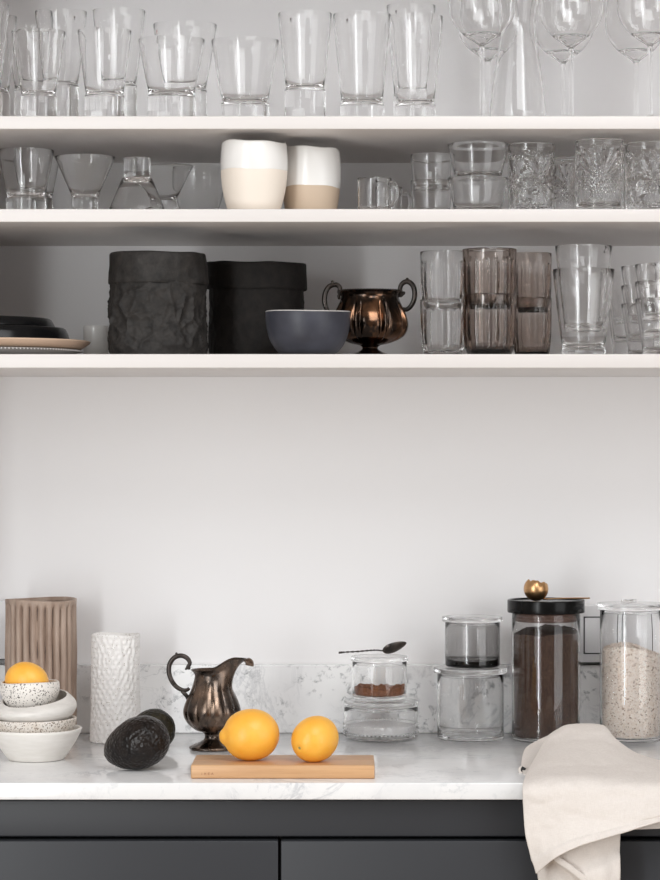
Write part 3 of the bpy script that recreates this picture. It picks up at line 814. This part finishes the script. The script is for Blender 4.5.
bowlobj('stacking_bowl', 35.5, 40.8 / s, 33 / s, zB, HB, 'speckle_fine', 'finely speckled beige bowl, second from the bottom of the bowl stack', 1.3, .0004, 1.2, .0012)
zC_ = zz(723.5); HC = zz(697.5) - zC_
bowlobj('stacking_bowl', 35, 43 / s, 30 / s, zC_, HC, 'bowl_grey', 'pale rounded bowl with a sagging rim, third up in the bowl stack', 2.4, .0008, 2.4, .0042, close=.26, tilty=.0085)
zD = zz(710); HD = zz(681) - zD
bowlobj('stacking_bowl', 30, 31 / s, 20 / s, zD, HD, 'speckle_coarse', 'small black-speckled white bowl holding a lemon on top of the stack', 1.9, .0006, 3.6, .0006, close=.07, th_=.0035)

# ------------------------------------------------------------------ lemons
def lemon(px, py, d, L, Rr, direction, lab, nip=.0045, grp='yellow lemons', scar=True, nipw=.16, roll=0):
    """L half length along the axis, Rr half width; `direction` is where the pointed end looks"""
    prof = []
    n = 46
    for i in range(n + 1):
        a = pi * i / n
        x = -cos(a) * L; r = sin(a) ** .84 * Rr
        prof.append((r, x))
    q = Vector(direction).to_track_quat('Z', 'X').to_matrix()
    def mod(th, i, r, x):
        u = x / L
        e = math.exp(-((1 - u) / .034) ** 2)
        e2 = math.exp(-((1 + u) / .07) ** 2)
        rr = r * (1 + .012 * sin(2 * th + 1) + .008 * sin(3 * th)) 
        rr = rr * (1 - .12 * e)
        return (rr, x + nip * e - .0012 * e2)
    prof[0] = (0, -L * .985); prof[-1] = (0, L + nip)
    V, Fc = lathe(prof, 64, mod)
    V = [q @ Vector(v) for v in V]
    c = PT(px, py, d - CD)
    t = thing('lemon', lab, 'lemon', c, grp)
    obj('skin', V, Fc, 'lemon_skin', t, ang=80)
    st = move(lathe([(0, -.0006), (.0022, -.0004), (.0027, .0004), (.0018, .0012), (.0008, .0009), (0, .0004)], 10), (0, 0, 0))
    p = q @ Vector((0, 0, -L * .992)); rm = (-(q @ Vector((0, 0, 1)))).to_track_quat('Z', 'X').to_matrix()
    obj('stem_scar', [rm @ Vector(v) + p for v in st[0]], st[1], 'lemon_scar' if scar else 'lemon_stem', t, ang=60)
    return t
dA = 3.475
BT = .018                                    # board thickness
# large lemon on its side, pointed end towards the jug
sL = sc(dA); RL = 25.6 / sL
lemon(251, 450 + (CZ - (ZC + .0003 + BT + RL)) * sL, dA, 27.4 / sL, RL, (-1, -.12, -.06), 'large lemon lying on the bamboo board in front of the jug', nip=.0058)
dB = 3.462; sB = sc(dB); RB = 22.6 / sB
lemon(315, 450 + (CZ - (ZC + .0003 + BT + RB)) * sB, dB, 24.5 / sB, RB, (.62, .75, .28), 'smaller lemon on the bamboo board showing its stem end', nip=.002, scar=False)
dD = 3.640; sD = sc(dD)
lemon(27, 682, dD, 21.5 / sD, 19.6 / sD, (.92, -.10, -.36), 'lemon sitting inside the small speckled bowl on the bowl stack', nip=.0015)

# ------------------------------------------------------------------ bamboo board
fb = PT(192, 779, 0); dF = 1126.3 / (779 - 450)
yF = dF - CD; yB = (CZ - ZC - BT) * F / (755 - 450) - CD
x0, x1 = PX(191, dF), PX(375, dF)
c = Vector(((x0 + x1) / 2, (yF + yB) / 2, ZC + .0003)); w, dp = (x1 - x0) / 2, (yB - yF) / 2
t = thing('cutting_board', 'small bamboo cutting board under two lemons on the worktop', 'cutting board', c, rot=(0, 0, radians(-.4)))
obj('board', *box(-w, w, -dp, dp, 0, BT, .002), 'bamboo', t, ang=30)
# burnt-in lettering, four letters on the front edge
let = {'I': [((.5, 0), (.5, 1))], 'K': [((.15, 0), (.15, 1)), ((.15, .45), (.9, 1)), ((.35, .6), (.9, 0))], 'E': [((.2, 0), (.2, 1)), ((.2, 0), (.85, 0)), ((.2, .5), (.7, .5)), ((.2, 1), (.85, 1))],
       'A': [((.05, 0), (.5, 1)), ((.5, 1), (.95, 0)), ((.25, .38), (.75, .38))]}
parts = []
lh, lw = .0026, .0029
for k, ch in enumerate('IKEA'):
    for (ax, az), (bx_, bz) in let[ch]:
        a = Vector((k * .0046 + ax * lw, 0, az * lh)); b_ = Vector((k * .0046 + bx_ * lw, 0, bz * lh)); dv = (b_ - a); ln = dv.length; an = math.atan2(dv.z, dv.x)
        parts.append(move(box(-.0002, ln + .0002, -.00012, .00012, -.0003, .0003), a, Matrix.Rotation(-an, 3, 'Y')))
obj('burnt_lettering', *move(join(*parts), (PX(201, dF) - c.x, -dp - .0001, .0052)), 'branding', t, ang=0)

# ------------------------------------------------------------------ avocados
def avocado(px, py, d, L, R1, direction, mt, lab, zrest=None):
    prof = []
    n = 48
    for i in range(n + 1):
        a = pi * i / n; x = -cos(a)
        r = sin(a) ** .95 * (1 - .17 * x - .05 * x * x)
        prof.append((max(r, 0) * R1, x * L))
    prof[0] = (0, -L); prof[-1] = (0, L)
    q = Vector(direction).to_track_quat('Z', 'X').to_matrix()
    def mod(th, i, r, x):
        p = Vector((cos(th) * r, sin(th) * r, x)) * 34
        w = noise.noise(p) * .0011 + noise.noise(p * 2.7) * .0007 + noise.noise(p * 7) * .00035
        return (r + w * min(1, r / .01), x)
    V, Fc = lathe(prof, 96, mod); V = [q @ Vector(v) for v in V]
    zmin = min(v.z for v in V); 
    c = Vector((PX(px, d), d - CD, ZC + .0003 - zmin))
    t = thing('avocado', lab, 'avocado', c, 'dark avocados')
    obj('skin', V, Fc, mt, t, ang=80)
    st = lathe([(0, -.001), (.0032, -.0008), (.0036, .0006), (.002, .0016), (0, .0012)], 12)
    rm = q; p = q @ Vector((0, 0, L * .995))
    obj('stem_button', [rm @ Vector(v) + p for v in st[0]], st[1], 'lemon_scar', t, ang=60)
sA = sc(3.52)
avocado(136, 745, 3.520, 35 / sA, 25.8 / sA, (-.88, .28, -.34), 'avocado_skin', 'black-skinned avocado lying in front of the other avocado')
sA = sc(3.72)
avocado(150.5, 727, 3.735, 25.5 / sA, 20.8 / sA, (-.80, .45, -.22), 'avocado_green', 'dark green avocado half hidden behind the black avocado')

# ------------------------------------------------------------------ cream jug
d = 3.760; s = sc(d); cx = 212
t = thing('cream_jug', 'tarnished silver cream jug with a scrolled handle and wide spout', 'jug', (PX(cx, d), d - CD, ZC + .0002))
zz = lambda y: PZ(y, d) - ZC
zb0 = zz(749.5)
pr = [(0, .0012), (22.0 / s, .0004)] + smooth([(22.2 / s, .0012), (22.0 / s, .004), (18 / s, .0075), (12 / s, .0115), (8.0 / s, .0155), (7.4 / s, zz(734.5)), (10 / s, zz(731.5))], 5) + [(0, zz(731.5))]
obj('foot', *lathe(pr, 72, lambda th, i, r, z: (r * (1 + .02 * cos(12 * th) * (1 if .002 < z < .011 else 0)), z)), 'tarnished_silver', t, ang=60)
out = smooth([(9 / s, zz(732)), (17 / s, zz(729.5)), (25.5 / s, zz(721)), (28.2 / s, zz(711.5)), (25.4 / s, zz(700.5)), (20.2 / s, zz(689)), (16.8 / s, zz(679)), (16.4 / s, zz(674)), (19.5 / s, zz(669.8))], 6)
Ht = zz(669.8); nl = 12
def jmod(th, i, r, z):
    u = max(0, min(1, (z - zz(731)) / (zz(681) - zz(731)))); w = sin(pi * u) ** .6 if 0 < u < 1 else 0
    g = abs(((th * nl / (2 * pi)) % 1.0) - .5) * 2
    rr = r * (1 + w * (.050 * (1 - g ** 2.5) - .015))
    x, y, zq = rr * cos(th), rr * sin(th), z
    k = max(0, min(1, (z - zz(690)) / (Ht - zz(690))))        # spout grows near the rim
    c = cos(th)
    f = max(0, c) ** 1.7
    x += k ** 1.6 * f * 15.5 / s
    q_ = max(0, min(1, (c + .02) / .78)); q_ = q_ * q_ * (3 - 2 * q_)
    zq += k ** 1.4 * q_ * 11.0 / s
    if c < 0: x *= 1 + .10 * k * abs(c)
    y *= 1 - .15 * k * max(0, c) ** 1.5
    return (x, y, zq)
nO = len(out)
pr = [(0, zz(732.3))] + out + [(19.0 / s, Ht + .0006)] + [(max(r - .0016, 0), z + (.001 if z < zz(715) else 0)) for r, z in out[:-1]][::-1] + [(0, zz(730))]
obj('lobed_body', *lathe(pr, 192, jmod), 'tarnished_silver', t, ang=60)
# turned-over lip at the end of the spout
lip = smooth([(27 / s, -.0150, Ht + 7.2 / s), (33 / s, -.0105, Ht + 10.2 / s), (37.0 / s, 0, Ht + 11.2 / s), (33 / s, .0105, Ht + 10.2 / s), (27 / s, .0150, Ht + 7.2 / s)], 6)
lr = [.0016 + .0020 * sin(pi * i / (len(lip) - 1)) for i in range(len(lip))]
V1 = tube(lip, lr, 12)
# the lip curls over and down in front of the spout
Vq, Fq = [], []
for i in range(15):
    a = -1 + 2 * i / 14
    for j in range(9):
        b_ = j / 8
        ang_ = 1.9 * b_
        y_ = a * .0125 * (1 - .35 * b_); k_ = 1 - a * a * .55
        Vq.append(Vector((36.5 / s - a * a * 5 / s + .0072 * sin(ang_) * k_, y_, Ht + 11.3 / s - a * a * 2.5 / s + .0002 - .0090 * (1 - cos(ang_)) * k_)))
for i in range(14):
    for j in range(8): Fq.append((i * 9 + j, i * 9 + j + 1, (i + 1) * 9 + j + 1, (i + 1) * 9 + j))
o = obj('spout_lip', Vq, Fq, 'tarnished_silver', t, ang=60)
md = o.modifiers.new('thickness', 'SOLIDIFY'); md.thickness = .0014; md.offset = 0
hp = [(190.5, 668.2), (187.6, 667.6), (189.8, 663.5), (187.4, 658.6), (181.5, 655.8), (174.6, 657.6), (170, 663.5), (168.8, 671), (171, 679.5), (176, 686.5), (182.5, 690.2), (187.2, 690), (189.2, 688)]
h2 = [(181.4, 691.2), (184, 693.2), (187, 696.8), (188.2, 701.6)]
sp = [(177.6, 657), (176.6, 655), (176.3, 652.6)]
def scr(p, r0): return scroll(p, r0, cx, d, t, ZC, '')
obj('handle', *join(scr(hp, .0036), scr(h2, .0030), scr(sp, .0020), scr([(187.6, 667.8), (186.2, 668.9), (185.8, 670)], .0018)), 'dark_silver', t, ang=60)

# ------------------------------------------------------------------ glass jars
dJ = 3.895; sJ = sc(dJ)
def jar_body(R, H, t=.002, hb=.006, foot=0):
    pr = [(0, .0006), (R - .005 - foot, .0004), (R - .002 - foot, .0008), (R - foot * .4, .003), (R, .006)] + [(R, .006 + (H - .008) * k / 6) for k in range(1, 7)]
    pr += [(R - t * .3, H), (R - t * .75, H), (R - t, H - .001)] + [(R - t, hb + .004 + (H - .006 - hb) * k / 6) for k in range(5, -1, -1)]
    pr += [(R - t - .0015, hb + .001), (R - t - .004, hb), (0, hb)]
    return pr
def lid_prof(R, ri, th, dome=.001):
    """flat glass lid with an inner locating ring hanging below"""
    return [(0, -.0030), (ri - .003, -.0030), (ri - .0015, -.0056), (ri - .0005, -.0056), (ri, -.0045), (ri, -.0004), (ri + .0006, 0), (R - .0015, 0), (R - .0003, .0006), (R, .0018), (R, th - .0015), (R - .0006, th - .0003),
            (R - .002, th), (R * .5, th + dome), (0, th + dome * 1.2)]
def fill(R, H, top, n=28, seg=72):
    pr = [(0, 0), (R - .003, 0), (R - .0012, .0006), (R, .0022)] + [(R, .0022 + (H - .0022) * k / 8) for k in range(1, 9)]
    i0 = len(pr)
    pr += [(R * (1 - k / 12) ** .9, H) for k in range(1, 12)] + [(0, H)]
    def mod(th, i, r, z):
        x, y = r * cos(th), r * sin(th)
        u = z / H
        return (x, y, z if i < 4 else z + u ** 3 * top(x, y))
    V, Fc = lathe(pr, seg, mod)
    return V, Fc
# - dew-drop jar with sugar, bottom of the cocoa stack
cx = 381; R = 37 / sJ; Hj = PZ(706, dJ) - ZC; xJ = PX(cx, dJ); yJ = dJ - CD
t = thing('beaded_jar', 'low wide clear jar with beaded sides holding white sugar under the cocoa jar', 'jar', (xJ, yJ, ZC + .0002), 'clear lidded glass jars')
obj('body', *lathe(jar_body(R, Hj, .003, .009, foot=.006), 96), 'glass', t, ang=50)
bd = []
for row, (zr, rr) in enumerate(((.011, 0), (.017, 0), (.0235, 0))):
    nb = 56
    for k in range(nb):
        th = 2 * pi * (k + .5 * (row % 2)) / nb
        rm = Matrix.Rotation(th, 3, 'Z') @ Matrix.Rotation(pi / 2, 3, 'Y')
        bd.append(move(lathe([(.0023, -.0003), (.0020, .0008), (.0012, .0016), (0, .0019)], 8), rm @ Vector((0, 0, R - .0001)) + Vector((0, 0, zr)), rm))
o = obj('beads', *join(*bd), 'glass', t, ang=80)
lidt = .0085
obj('lid', *lathe([(r, z + Hj + .0001) for r, z in lid_prof(R + .0005, R - .0036, lidt, .0004)], 96), 'glass_lid', t, ang=45)
o = obj('sugar_grains', *fill(R - .0036, .012, lambda x, y: .0012 * noise.noise(Vector((x * 60, y * 60, 0)))), 'sugar', loc=(xJ, yJ, ZC + .0095), ang=60)
tag(o, 'white sugar lying inside the beaded glass jar', 'sugar', kind='stuff')
zl = ZC + .0002 + Hj + lidt + .0009
# - cocoa jar
cx2 = 379.5; R2 = 27.2 / sJ; H2 = PZ(661, dJ) - zl; x2 = PX(cx2, dJ)
t = thing('cocoa_jar', 'small clear jar of cocoa powder with a glass lid, stacked on the beaded jar', 'jar', (x2, yJ, zl), 'clear lidded glass jars')
obj('body', *lathe(jar_body(R2, H2, .002, .006), 80), 'glass', t, ang=50)
obj('lid', *lathe([(r, z + H2 + .0001) for r, z in lid_prof(R2 + .002, R2 - .0026, .0075, .0004)], 80), 'glass_lid', t, ang=45)
o = obj('cocoa_powder', *fill(R2 - .0026, .0125, lambda x, y: .0042 * noise.noise(Vector((x * 70 + 3, y * 70, 1))) + .003 * noise.noise(Vector((x * 190, y * 190, 4))) + .09 * (abs(x) - .02) * (1 if abs(x) > .02 else .2), seg=96), 'cocoa', loc=(x2, yJ, zl + .0064), ang=60)
tag(o, 'reddish brown cocoa powder inside the small stacked jar', 'cocoa', kind='stuff')
# - spoon on the lid
zlid = zl + H2 + .0075 + .0006
t = thing('teaspoon', 'dark tarnished teaspoon with a twisted handle lying on the cocoa jar lid', 'spoon', (x2, yJ - .012, zlid))
dS = dJ - .012; q = lambda px, py, y=0: ((px - cx2) / sc(dS), y, max(PZ(py, dS) - zlid, .0013))
hp_ = smooth([q(338.5, 652.5, -.004), (q(345, 652, -.003)), q(358, 651.4, -.001), q(370, 650.4, 0), q(378, 650.2, 0), q(384.5, 651.2, 0)], 8)
V, Fc = tube(hp_, [.0024 if i < 6 else (.0017 + .0006 * sin(i * 2.1)) if i < 30 else .0016 for i in range(len(hp_))], 10, .7)
obj('handle', V, Fc, 'dark_silver', t, ang=60)
L_, Wd = 12.6 / sc(dS), .0105
Vb, Fb = [], []
nu, nv = 20, 24
prf = [(0, -.0030), (.35, -.0027), (.7, -.0015), (.93, .0003), (1, .0012), (.97, .0016), (.9, .0009), (.65, -.0006), (.3, -.0018), (0, -.0021)]
V, Fc = lathe(prf, 40)
V = [Vector((v[0] * L_ * (1 + .10 * v[0]), v[1] * Wd * (1 - .18 * v[0]), v[2])) for v in V]
rm = Euler((radians(38), radians(-20), 0)).to_matrix()
cc = Vector(q(393.5, 648.0, 0)); V = [rm @ v for v in V]; dz = max(0, .0001 - min(v.z + cc.z for v in V))
obj('spoon_bowl', [v + cc + Vector((0, 0, dz)) for v in V], Fc, 'dark_silver', t, ang=60)

# - clear empty jar with the smoky jar on it
cx = 470.5; R = 33.3 / sJ; Hj = PZ(673, dJ) - ZC; xJ2 = PX(cx, dJ)
t = thing('empty_jar', 'empty clear cylindrical jar with a glass lid under the smoky grey jar', 'jar', (xJ2, yJ, ZC + .0002), 'clear lidded glass jars')
obj('body', *lathe(jar_body(R, Hj, .0022, .006), 88), 'glass', t, ang=50)
obj('lid', *lathe([(r, z + Hj + .0001) for r, z in lid_prof(R + .0052, R - .003, .0085, .0004)], 88), 'glass_lid', t, ang=45)
zl = ZC + .0002 + Hj + .0085 + .0009
R2 = 27.5 / sJ; H2 = PZ(621.5, dJ) - zl; x3 = PX(472.5, dJ)
t = thing('smoky_jar', 'smoky grey glass jar with a clear lid standing on the empty jar', 'jar', (x3, yJ, zl))
obj('body', *lathe(jar_body(R2, H2, .0022, .0085), 80), 'glass_smoke_grey', t, ang=50)
obj('lid', *lathe([(r, z + H2 + .0001) for r, z in lid_prof(R2 + .0042, R2 - .003, .0078, .001)], 80), 'glass_lid', t, ang=45)

# - coffee jar
dK = 3.880; sK = sc(dK); yK = dK - CD
cx = 546; R = 34.2 / sK; Hj = PZ(613.5, dK) - ZC; xK = PX(cx, dK)
t = thing('coffee_jar', 'tall clear jar of ground coffee with a round black lid', 'jar', (xK, yK, ZC + .0002))
obj('body', *lathe(jar_body(R, Hj, .0022, .005), 96), 'glass', t, ang=50)
zk = PZ(612.5, dK) - ZC; Rl = 38.6 / sK; tl = 13 / sK
obj('lid', *lathe([(0, 0), (Rl - .0015, 0), (Rl - .0003, .0006), (Rl, .0016), (Rl, tl - .0016), (Rl - .0005, tl - .0004), (Rl - .0018, tl), (Rl - .004, tl - .0004), (Rl - .005, tl - .0022), (0, tl - .0022)], 96), 'lid_black', t, (0, 0, max(zk, Hj + .0002)), ang=40)
zk = max(zk, Hj + .0002)
obj('gasket', *lathe([(0, -.0135), (R - .0042, -.0135), (R - .0026, -.012), (R - .0026, -.010), (R - .0035, -.009), (R - .0035, -.006), (R - .0026, -.005), (R - .0026, -.002), (R - .004, -.0003), (0, -.0003)], 72), 'gasket_wood', t, (0, 0, zk), ang=40)
Hc = PZ(633, dK) - ZC - .006
o = obj('ground_coffee', *fill(R - .0027, Hc, lambda x, y: .0022 * noise.noise(Vector((x * 45, y * 45, 2))) + .0016 * noise.noise(Vector((x * 170, y * 170, 7))) + x * .03, seg=120), 'coffee', loc=(xK, yK, ZC + .0056), ang=60)
tag(o, 'dark ground coffee filling the jar with the black lid', 'coffee', kind='stuff')
# - brass scoop on the coffee lid
zs = ZC + .0002 + zk + tl - .0022 + .0002
t = thing('coffee_scoop', 'brass coffee scoop with a flat handle lying on the black jar lid', 'scoop', (xK, yK - .01, zs))
Rs = 12.4 / sK
out = [(Rs * sin(a), -Rs * cos(a) * .98) for a in [pi / 2 * 1.38 * k / 16 for k in range(17)]]
pr = out + [(r - .0009, z + .0001) for r, z in out[1:]][::-1] + [(0, -Rs * .98 + .0009)]
pr[0] = (0, out[0][1])
V, Fc = lathe(pr, 56, lambda th, i, r, z: (r, z + (.0009 * sin(th * 6) + .0006 * sin(th * 11) if 14 <= i <= 19 else 0)))
rm = Euler((radians(-9), radians(11), 0)).to_matrix(); V = [rm @ Vector(v) for v in V]
off = Vector((PX(535.5, dK) - xK, 0, -min(v.z for v in V)))
obj('scoop_bowl', [v + off for v in V], Fc, 'brass', t, ang=60)
x0 = PX(541, dK) - xK; x1 = PX(589, dK) - xK
hp_ = smooth([(x0, 0, .0036), (x0 + .008, 0, .0030), (x0 + .03, .001, .0040), (x1, .002, .0042)], 8)
obj('scoop_handle', *tube(hp_, [.0030 + .0010 * (i / len(hp_)) for i in range(len(hp_))], 12, .32), 'brass', t, ang=60)

# - oats jar
dO = 3.885; sO = sc(dO); yO = dO - CD
cx = 631.5; R = 31.6 / sO; Hj = PZ(609.5, dO) - ZC; xO = PX(cx, dO)
t = thing('oats_jar', 'tall clear jar of rolled oats with a clear glass lid', 'jar', (xO, yO, ZC + .0002), 'clear lidded glass jars')
obj('body', *lathe(jar_body(R, Hj, .0022, .005), 96), 'glass', t, ang=50)
lp = lid_prof(R + .0045, R - .003, .0095, .0015)
obj('lid', *lathe([(r, z + Hj + .0001) for r, z in lp], 96), 'glass_lid', t, ang=45)
obj('lid_knob', *lathe([(.004, 0), (.0105, .0004), (.012, .002), (.0105, .0036), (0, .004)] , 40), 'glass', t, (-.004, 0, Hj + .0001 + .0095 + .0019), ang=50)
Hc = PZ(649, dO) - ZC - .006
def heap(x, y):
    return .011 * math.exp(-((x + .012) / .028) ** 2 - ((y + .01) / .05) ** 2) - .0015 + (-.20 * max(0, x - .010)) + .0012 * noise.noise(Vector((x * 160, y * 160, 2)))
V, Fc = fill(R - .0040, Hc, heap, seg=120)
parts = [(V, Fc)]
rnd = random.Random(4)
bvh_top = lambda x, y: Hc + heap(x, y)
fl = []
for k in range(2600):
    sz = rnd.uniform(.0016, .0030)
    if k < 1900:
        th = rnd.uniform(pi, 2 * pi); r_ = R - .0040
        z = rnd.uniform(.002, 1) ; x, y = r_ * cos(th), r_ * sin(th)
        z = .002 + (bvh_top(x, y) - .003) * z
        nrm = Vector((cos(th), sin(th), 0)); p = Vector((x, y, z)) + nrm * .0003
        tilt = .22
    else:
        a, rr = rnd.uniform(0, 2 * pi), (R - .007) * sqrt(rnd.random()); x, y = rr * cos(a), rr * sin(a)
        nrm = Vector((0, -.2, 1)); p = Vector((x, y, bvh_top(x, y) + .0006)); tilt = .5
    nrm = (nrm + Vector((rnd.uniform(-1, 1), rnd.uniform(-1, 1), rnd.uniform(-1, 1))) * tilt).normalized()
    mt = nrm.to_track_quat('Z', 'Y').to_matrix() @ Matrix.Rotation(rnd.uniform(0, 2 * pi), 3, 'Z')
    vs = [mt @ Vector((cos(j * pi / 3) * sz * 1.15, sin(j * pi / 3) * sz * .85, .0002 * (-1) ** j)) + p for j in range(6)]
    lim = R - .0026
    ok = []
    for v in vs:
        rv = sqrt(v.x ** 2 + v.y ** 2)
        if rv > lim: v = Vector((v.x * lim / rv, v.y * lim / rv, v.z))
        v.z = max(v.z, .0002)
        ok.append(v)
    fl.append((ok, [(0, 1, 2, 3, 4, 5)]))
o = obj('rolled_oats', *join(*parts, *fl), 'oats', loc=(xO, yO, ZC + .0056), ang=60)
tag(o, 'pale rolled oats heaped inside the tall clear jar', 'oats', kind='stuff')

# ------------------------------------------------------------------ linen towel
def net_surface(net, nu=12, nv=12):
    rows = [smooth([Vector(p) for p in r], nu) for r in net]
    cols = list(zip(*rows)); cols = [smooth(list(c), nv) for c in cols]
    g = list(zip(*cols)); h, w = len(g), len(g[0])
    V = [Vector(p) for r in g for p in r]
    Fc = [(i * w + j, i * w + j + 1, (i + 1) * w + j + 1, (i + 1) * w + j) for i in range(h - 1) for j in range(w - 1)]
    return V, Fc, h, w
def T(px, py, Y): return PT(px, py, Y)
upper = [
 [T(546, 752, -.36), T(558, 747, -.29), T(576, 745, -.27), T(598, 745, -.27), T(612, 752, -.31), T(634, 758, -.37), T(672, 764, -.43)],
 [T(548, 737, -.385), T(557, 731, -.370), T(570, 726.5, -.36), T(602, 727, -.36), T(614, 740, -.38), T(636, 755, -.41), T(674, 767, -.455)],
 [T(536.5, 757, -.455), T(551, 747, -.44), T(570, 742, -.43), T(602, 744, -.44), T(622, 754, -.46), T(646, 764, -.485), T(680, 771, -.51)],
 [T(527.5, 773.5, -.565), T(549, 768, -.55), T(574, 766, -.55), T(604, 767, -.55), T(630, 771, -.56), T(655, 774, -.565), T(684, 776, -.575)],
 [T(523, 787, -.628), T(548, 783, -.632), T(576, 782, -.634), T(605, 783, -.634), T(632, 784, -.632), T(656, 785, -.63), T(686, 786, -.63)],
 [T(523.5, 808, -.640), T(549, 805, -.648), T(577, 803, -.650), T(605, 802, -.650), T(632, 800, -.648), T(656, 798, -.646), T(688, 796, -.642)],
 [T(526, 838, -.648), T(552, 830, -.656), T(579, 824, -.660), T(605, 819, -.661), T(631, 814, -.658), T(656, 809, -.652), T(690, 804, -.646)],
 [T(536, 874, -.652), T(555, 858.5, -.668), T(580, 846.5, -.674), T(606, 838.5, -.674), T(630, 831, -.667), T(658, 823, -.658), T(695, 814, -.650)],
]
under = [
 [T(528, 800, -.632), T(552, 797, -.635), T(575, 796, -.636), T(598, 796, -.636), T(618, 796, -.633)],
 [T(531, 830, -.634), T(552, 826, -.640), T(575, 824, -.643), T(598, 822, -.641), T(620, 820, -.635)],
 [T(537, 866, -.636), T(556, 860, -.648), T(576, 853, -.652), T(598, 848, -.646), T(619.5, 842, -.637)],
 [T(541, 890, -.638), T(560, 888, -.650), T(578, 886, -.644), T(597, 884, -.650), T(618.5, 880, -.638)],
 [T(549, 925, -.638), T(564, 923, -.648), T(580, 921, -.642), T(597, 920, -.648), T(616, 918, -.638)],
]
t = thing('linen_towel', 'crumpled natural linen towel draped over the worktop edge beside the oats jar', 'towel', PT(590, 770, -.55))
c0 = t.location.copy()
def wr(V, amp, seed):
    out = []
    for v in V:
        q = Vector((v.x * 30 + seed, v.y * 30, v.z * 30))
        w = noise.noise(q) * amp + noise.noise(q * 2.6) * amp * .45 + noise.noise(q * 6) * amp * .22 + noise.noise(q * 13) * amp * .08
        out.append(v + Vector((0, -1, .35)) * w)
    return out
def edge_roll(V, h, w): pass
V, Fc, h, w = net_surface(upper, 12, 14)
def cloth(V):
    out = []
    for i, v in enumerate(wr(V, .0030, 2.0)):
        r_ = i // w; dr = h - 1 - r_; off = 0.
        if dr <= 5: off = .0030                                   # doubled hem along the free edge
        px = 330 + V[i].x * F / (CD + V[i].y); py = 450 - (V[i].z - CZ) * F / (CD + V[i].y)
        # a fold that starts at the crest and runs down towards the side, and soft pulls across the drop
        q1 = (px - 551) * .62 + (py - 744) * .78 * .55
        off += .0040 / (1 + math.exp(-q1 / 1.6)) * (1 if py < 790 else max(0, 1 - (py - 790) / 30)) 
        q2 = (px - 560) * .35 - (py - 800) * .94
        off += .0012 * sin(q2 / 7.5) * math.exp(-((py - 815) / 26) ** 2)
        out.append(v + Vector((0, -off, off * .5)))
    return out
o = obj('folded_over_layer', [v - c0 for v in cloth(V)], Fc, 'linen', t, ang=80)
md = o.modifiers.new('thickness', 'SOLIDIFY'); md.thickness = .0016; md.offset = 1
CV = cloth(V); hem = [CV[(h - 1) * w + j] for j in range(w)]
V2, Fc2, h2, w2 = net_surface(under, 12, 10)
V2 = wr(V2, .0028, 9.0)
def creases(v):
    px = 330 + v.x * F / (CD + v.y); py = 450 - (v.z - CZ) * F / (CD + v.y)
    dq = (px - 553) * .63 - (py - 858) * .78          # a pressed fold running down the hanging end
    k = .0030 * math.exp(-(dq / 3.0) ** 2)
    dq2 = (px - 590) * .45 + (py - 868) * .9
    return v + Vector((0, -.013 * (1 / (1 + math.exp(-dq / .9)) - .5) - .009 * (1 / (1 + math.exp(-dq2 / 1.5)) - .5), 0))
o = obj('hanging_end', [creases(v) - c0 for v in V2], Fc2, 'linen', t, ang=80)
md = o.modifiers.new('thickness', 'SOLIDIFY'); md.thickness = .0016; md.offset = 1
side = [[T(549, 735, -.352), T(556, 734, -.345), T(568, 736, -.340)],
        [T(536, 741, -.372), T(548, 742, -.362), T(566, 746, -.350)],
        [T(526, 747.5, -.400), T(542, 752, -.400), T(562, 756, -.390)],
        [T(522.5, 756, -.440), T(536, 761, -.445), T(556, 765, -.445)],
        [T(521.5, 766, -.490), T(532, 769, -.500), T(550, 772, -.510)],
        [T(524, 774, -.535), T(534, 777, -.545), T(550, 778.5, -.555)]]
VS, FS, _, _ = net_surface(side, 8, 8)
o = obj('tucked_fold', [v - c0 for v in VS], FS, 'linen', t, ang=80)
md = o.modifiers.new('thickness', 'SOLIDIFY'); md.thickness = .0016; md.offset = 1
hs = [[T(551, 859, -.6565), T(566, 869, -.6600), T(580, 880, -.6600), T(596, 893, -.6565)],
      [T(554.5, 853.5, -.6565), T(569.5, 863.5, -.6605), T(583.5, 874.5, -.6605), T(599.5, 887.5, -.6565)]]
VS, FS, _, _ = net_surface(hs, 8, 3)
o = obj('hem_band', [v - c0 for v in VS], FS, 'linen', t, ang=80)
md = o.modifiers.new('thickness', 'SOLIDIFY'); md.thickness = .0012; md.offset = 1
# rolled hem along the front edge, and a further fold lying behind it
o = obj('rolled_hem', [v - c0 for v in tube([p + Vector((0, -.0004, .0008)) for p in hem], .0015, 10)[0]], tube(hem, .0017, 10)[1], 'linen', t, ang=80)
back = [[T(628, 800, -.630), T(650, 798, -.630), T(690, 796, -.630)], [T(630, 822, -.632), T(652, 820, -.633), T(692, 815, -.632)], [T(634, 829.5, -.633), T(652, 829, -.636), T(694, 827, -.633)]]
V3, Fc3, _, _ = net_surface(back, 8, 6)
o = obj('inner_fold', [v - c0 for v in V3], Fc3, 'linen', t, ang=80)
md = o.modifiers.new('thickness', 'SOLIDIFY'); md.thickness = .0014; md.offset = 1
# hanging loop with its dark label at the side of the fold
lp_ = smooth([T(527, 769, -.50) , T(522, 767, -.507), T(519.5, 769.5, -.512), T(521, 773, -.515), T(526, 775, -.51)], 6)
o = obj('loop', [v - c0 for v in tube(lp_, .0018, 8)[0]], tube(lp_, .0018, 8)[1], 'linen', t, ang=60)
p = T(523, 769.5, -.512)
obj('cloth_tag', *move(box(-.0030, .0030, -.0006, .0006, -.0034, .0034, .0003), p - c0, Matrix.Rotation(.5, 3, 'Y')), 'tag_black', t, ang=0)
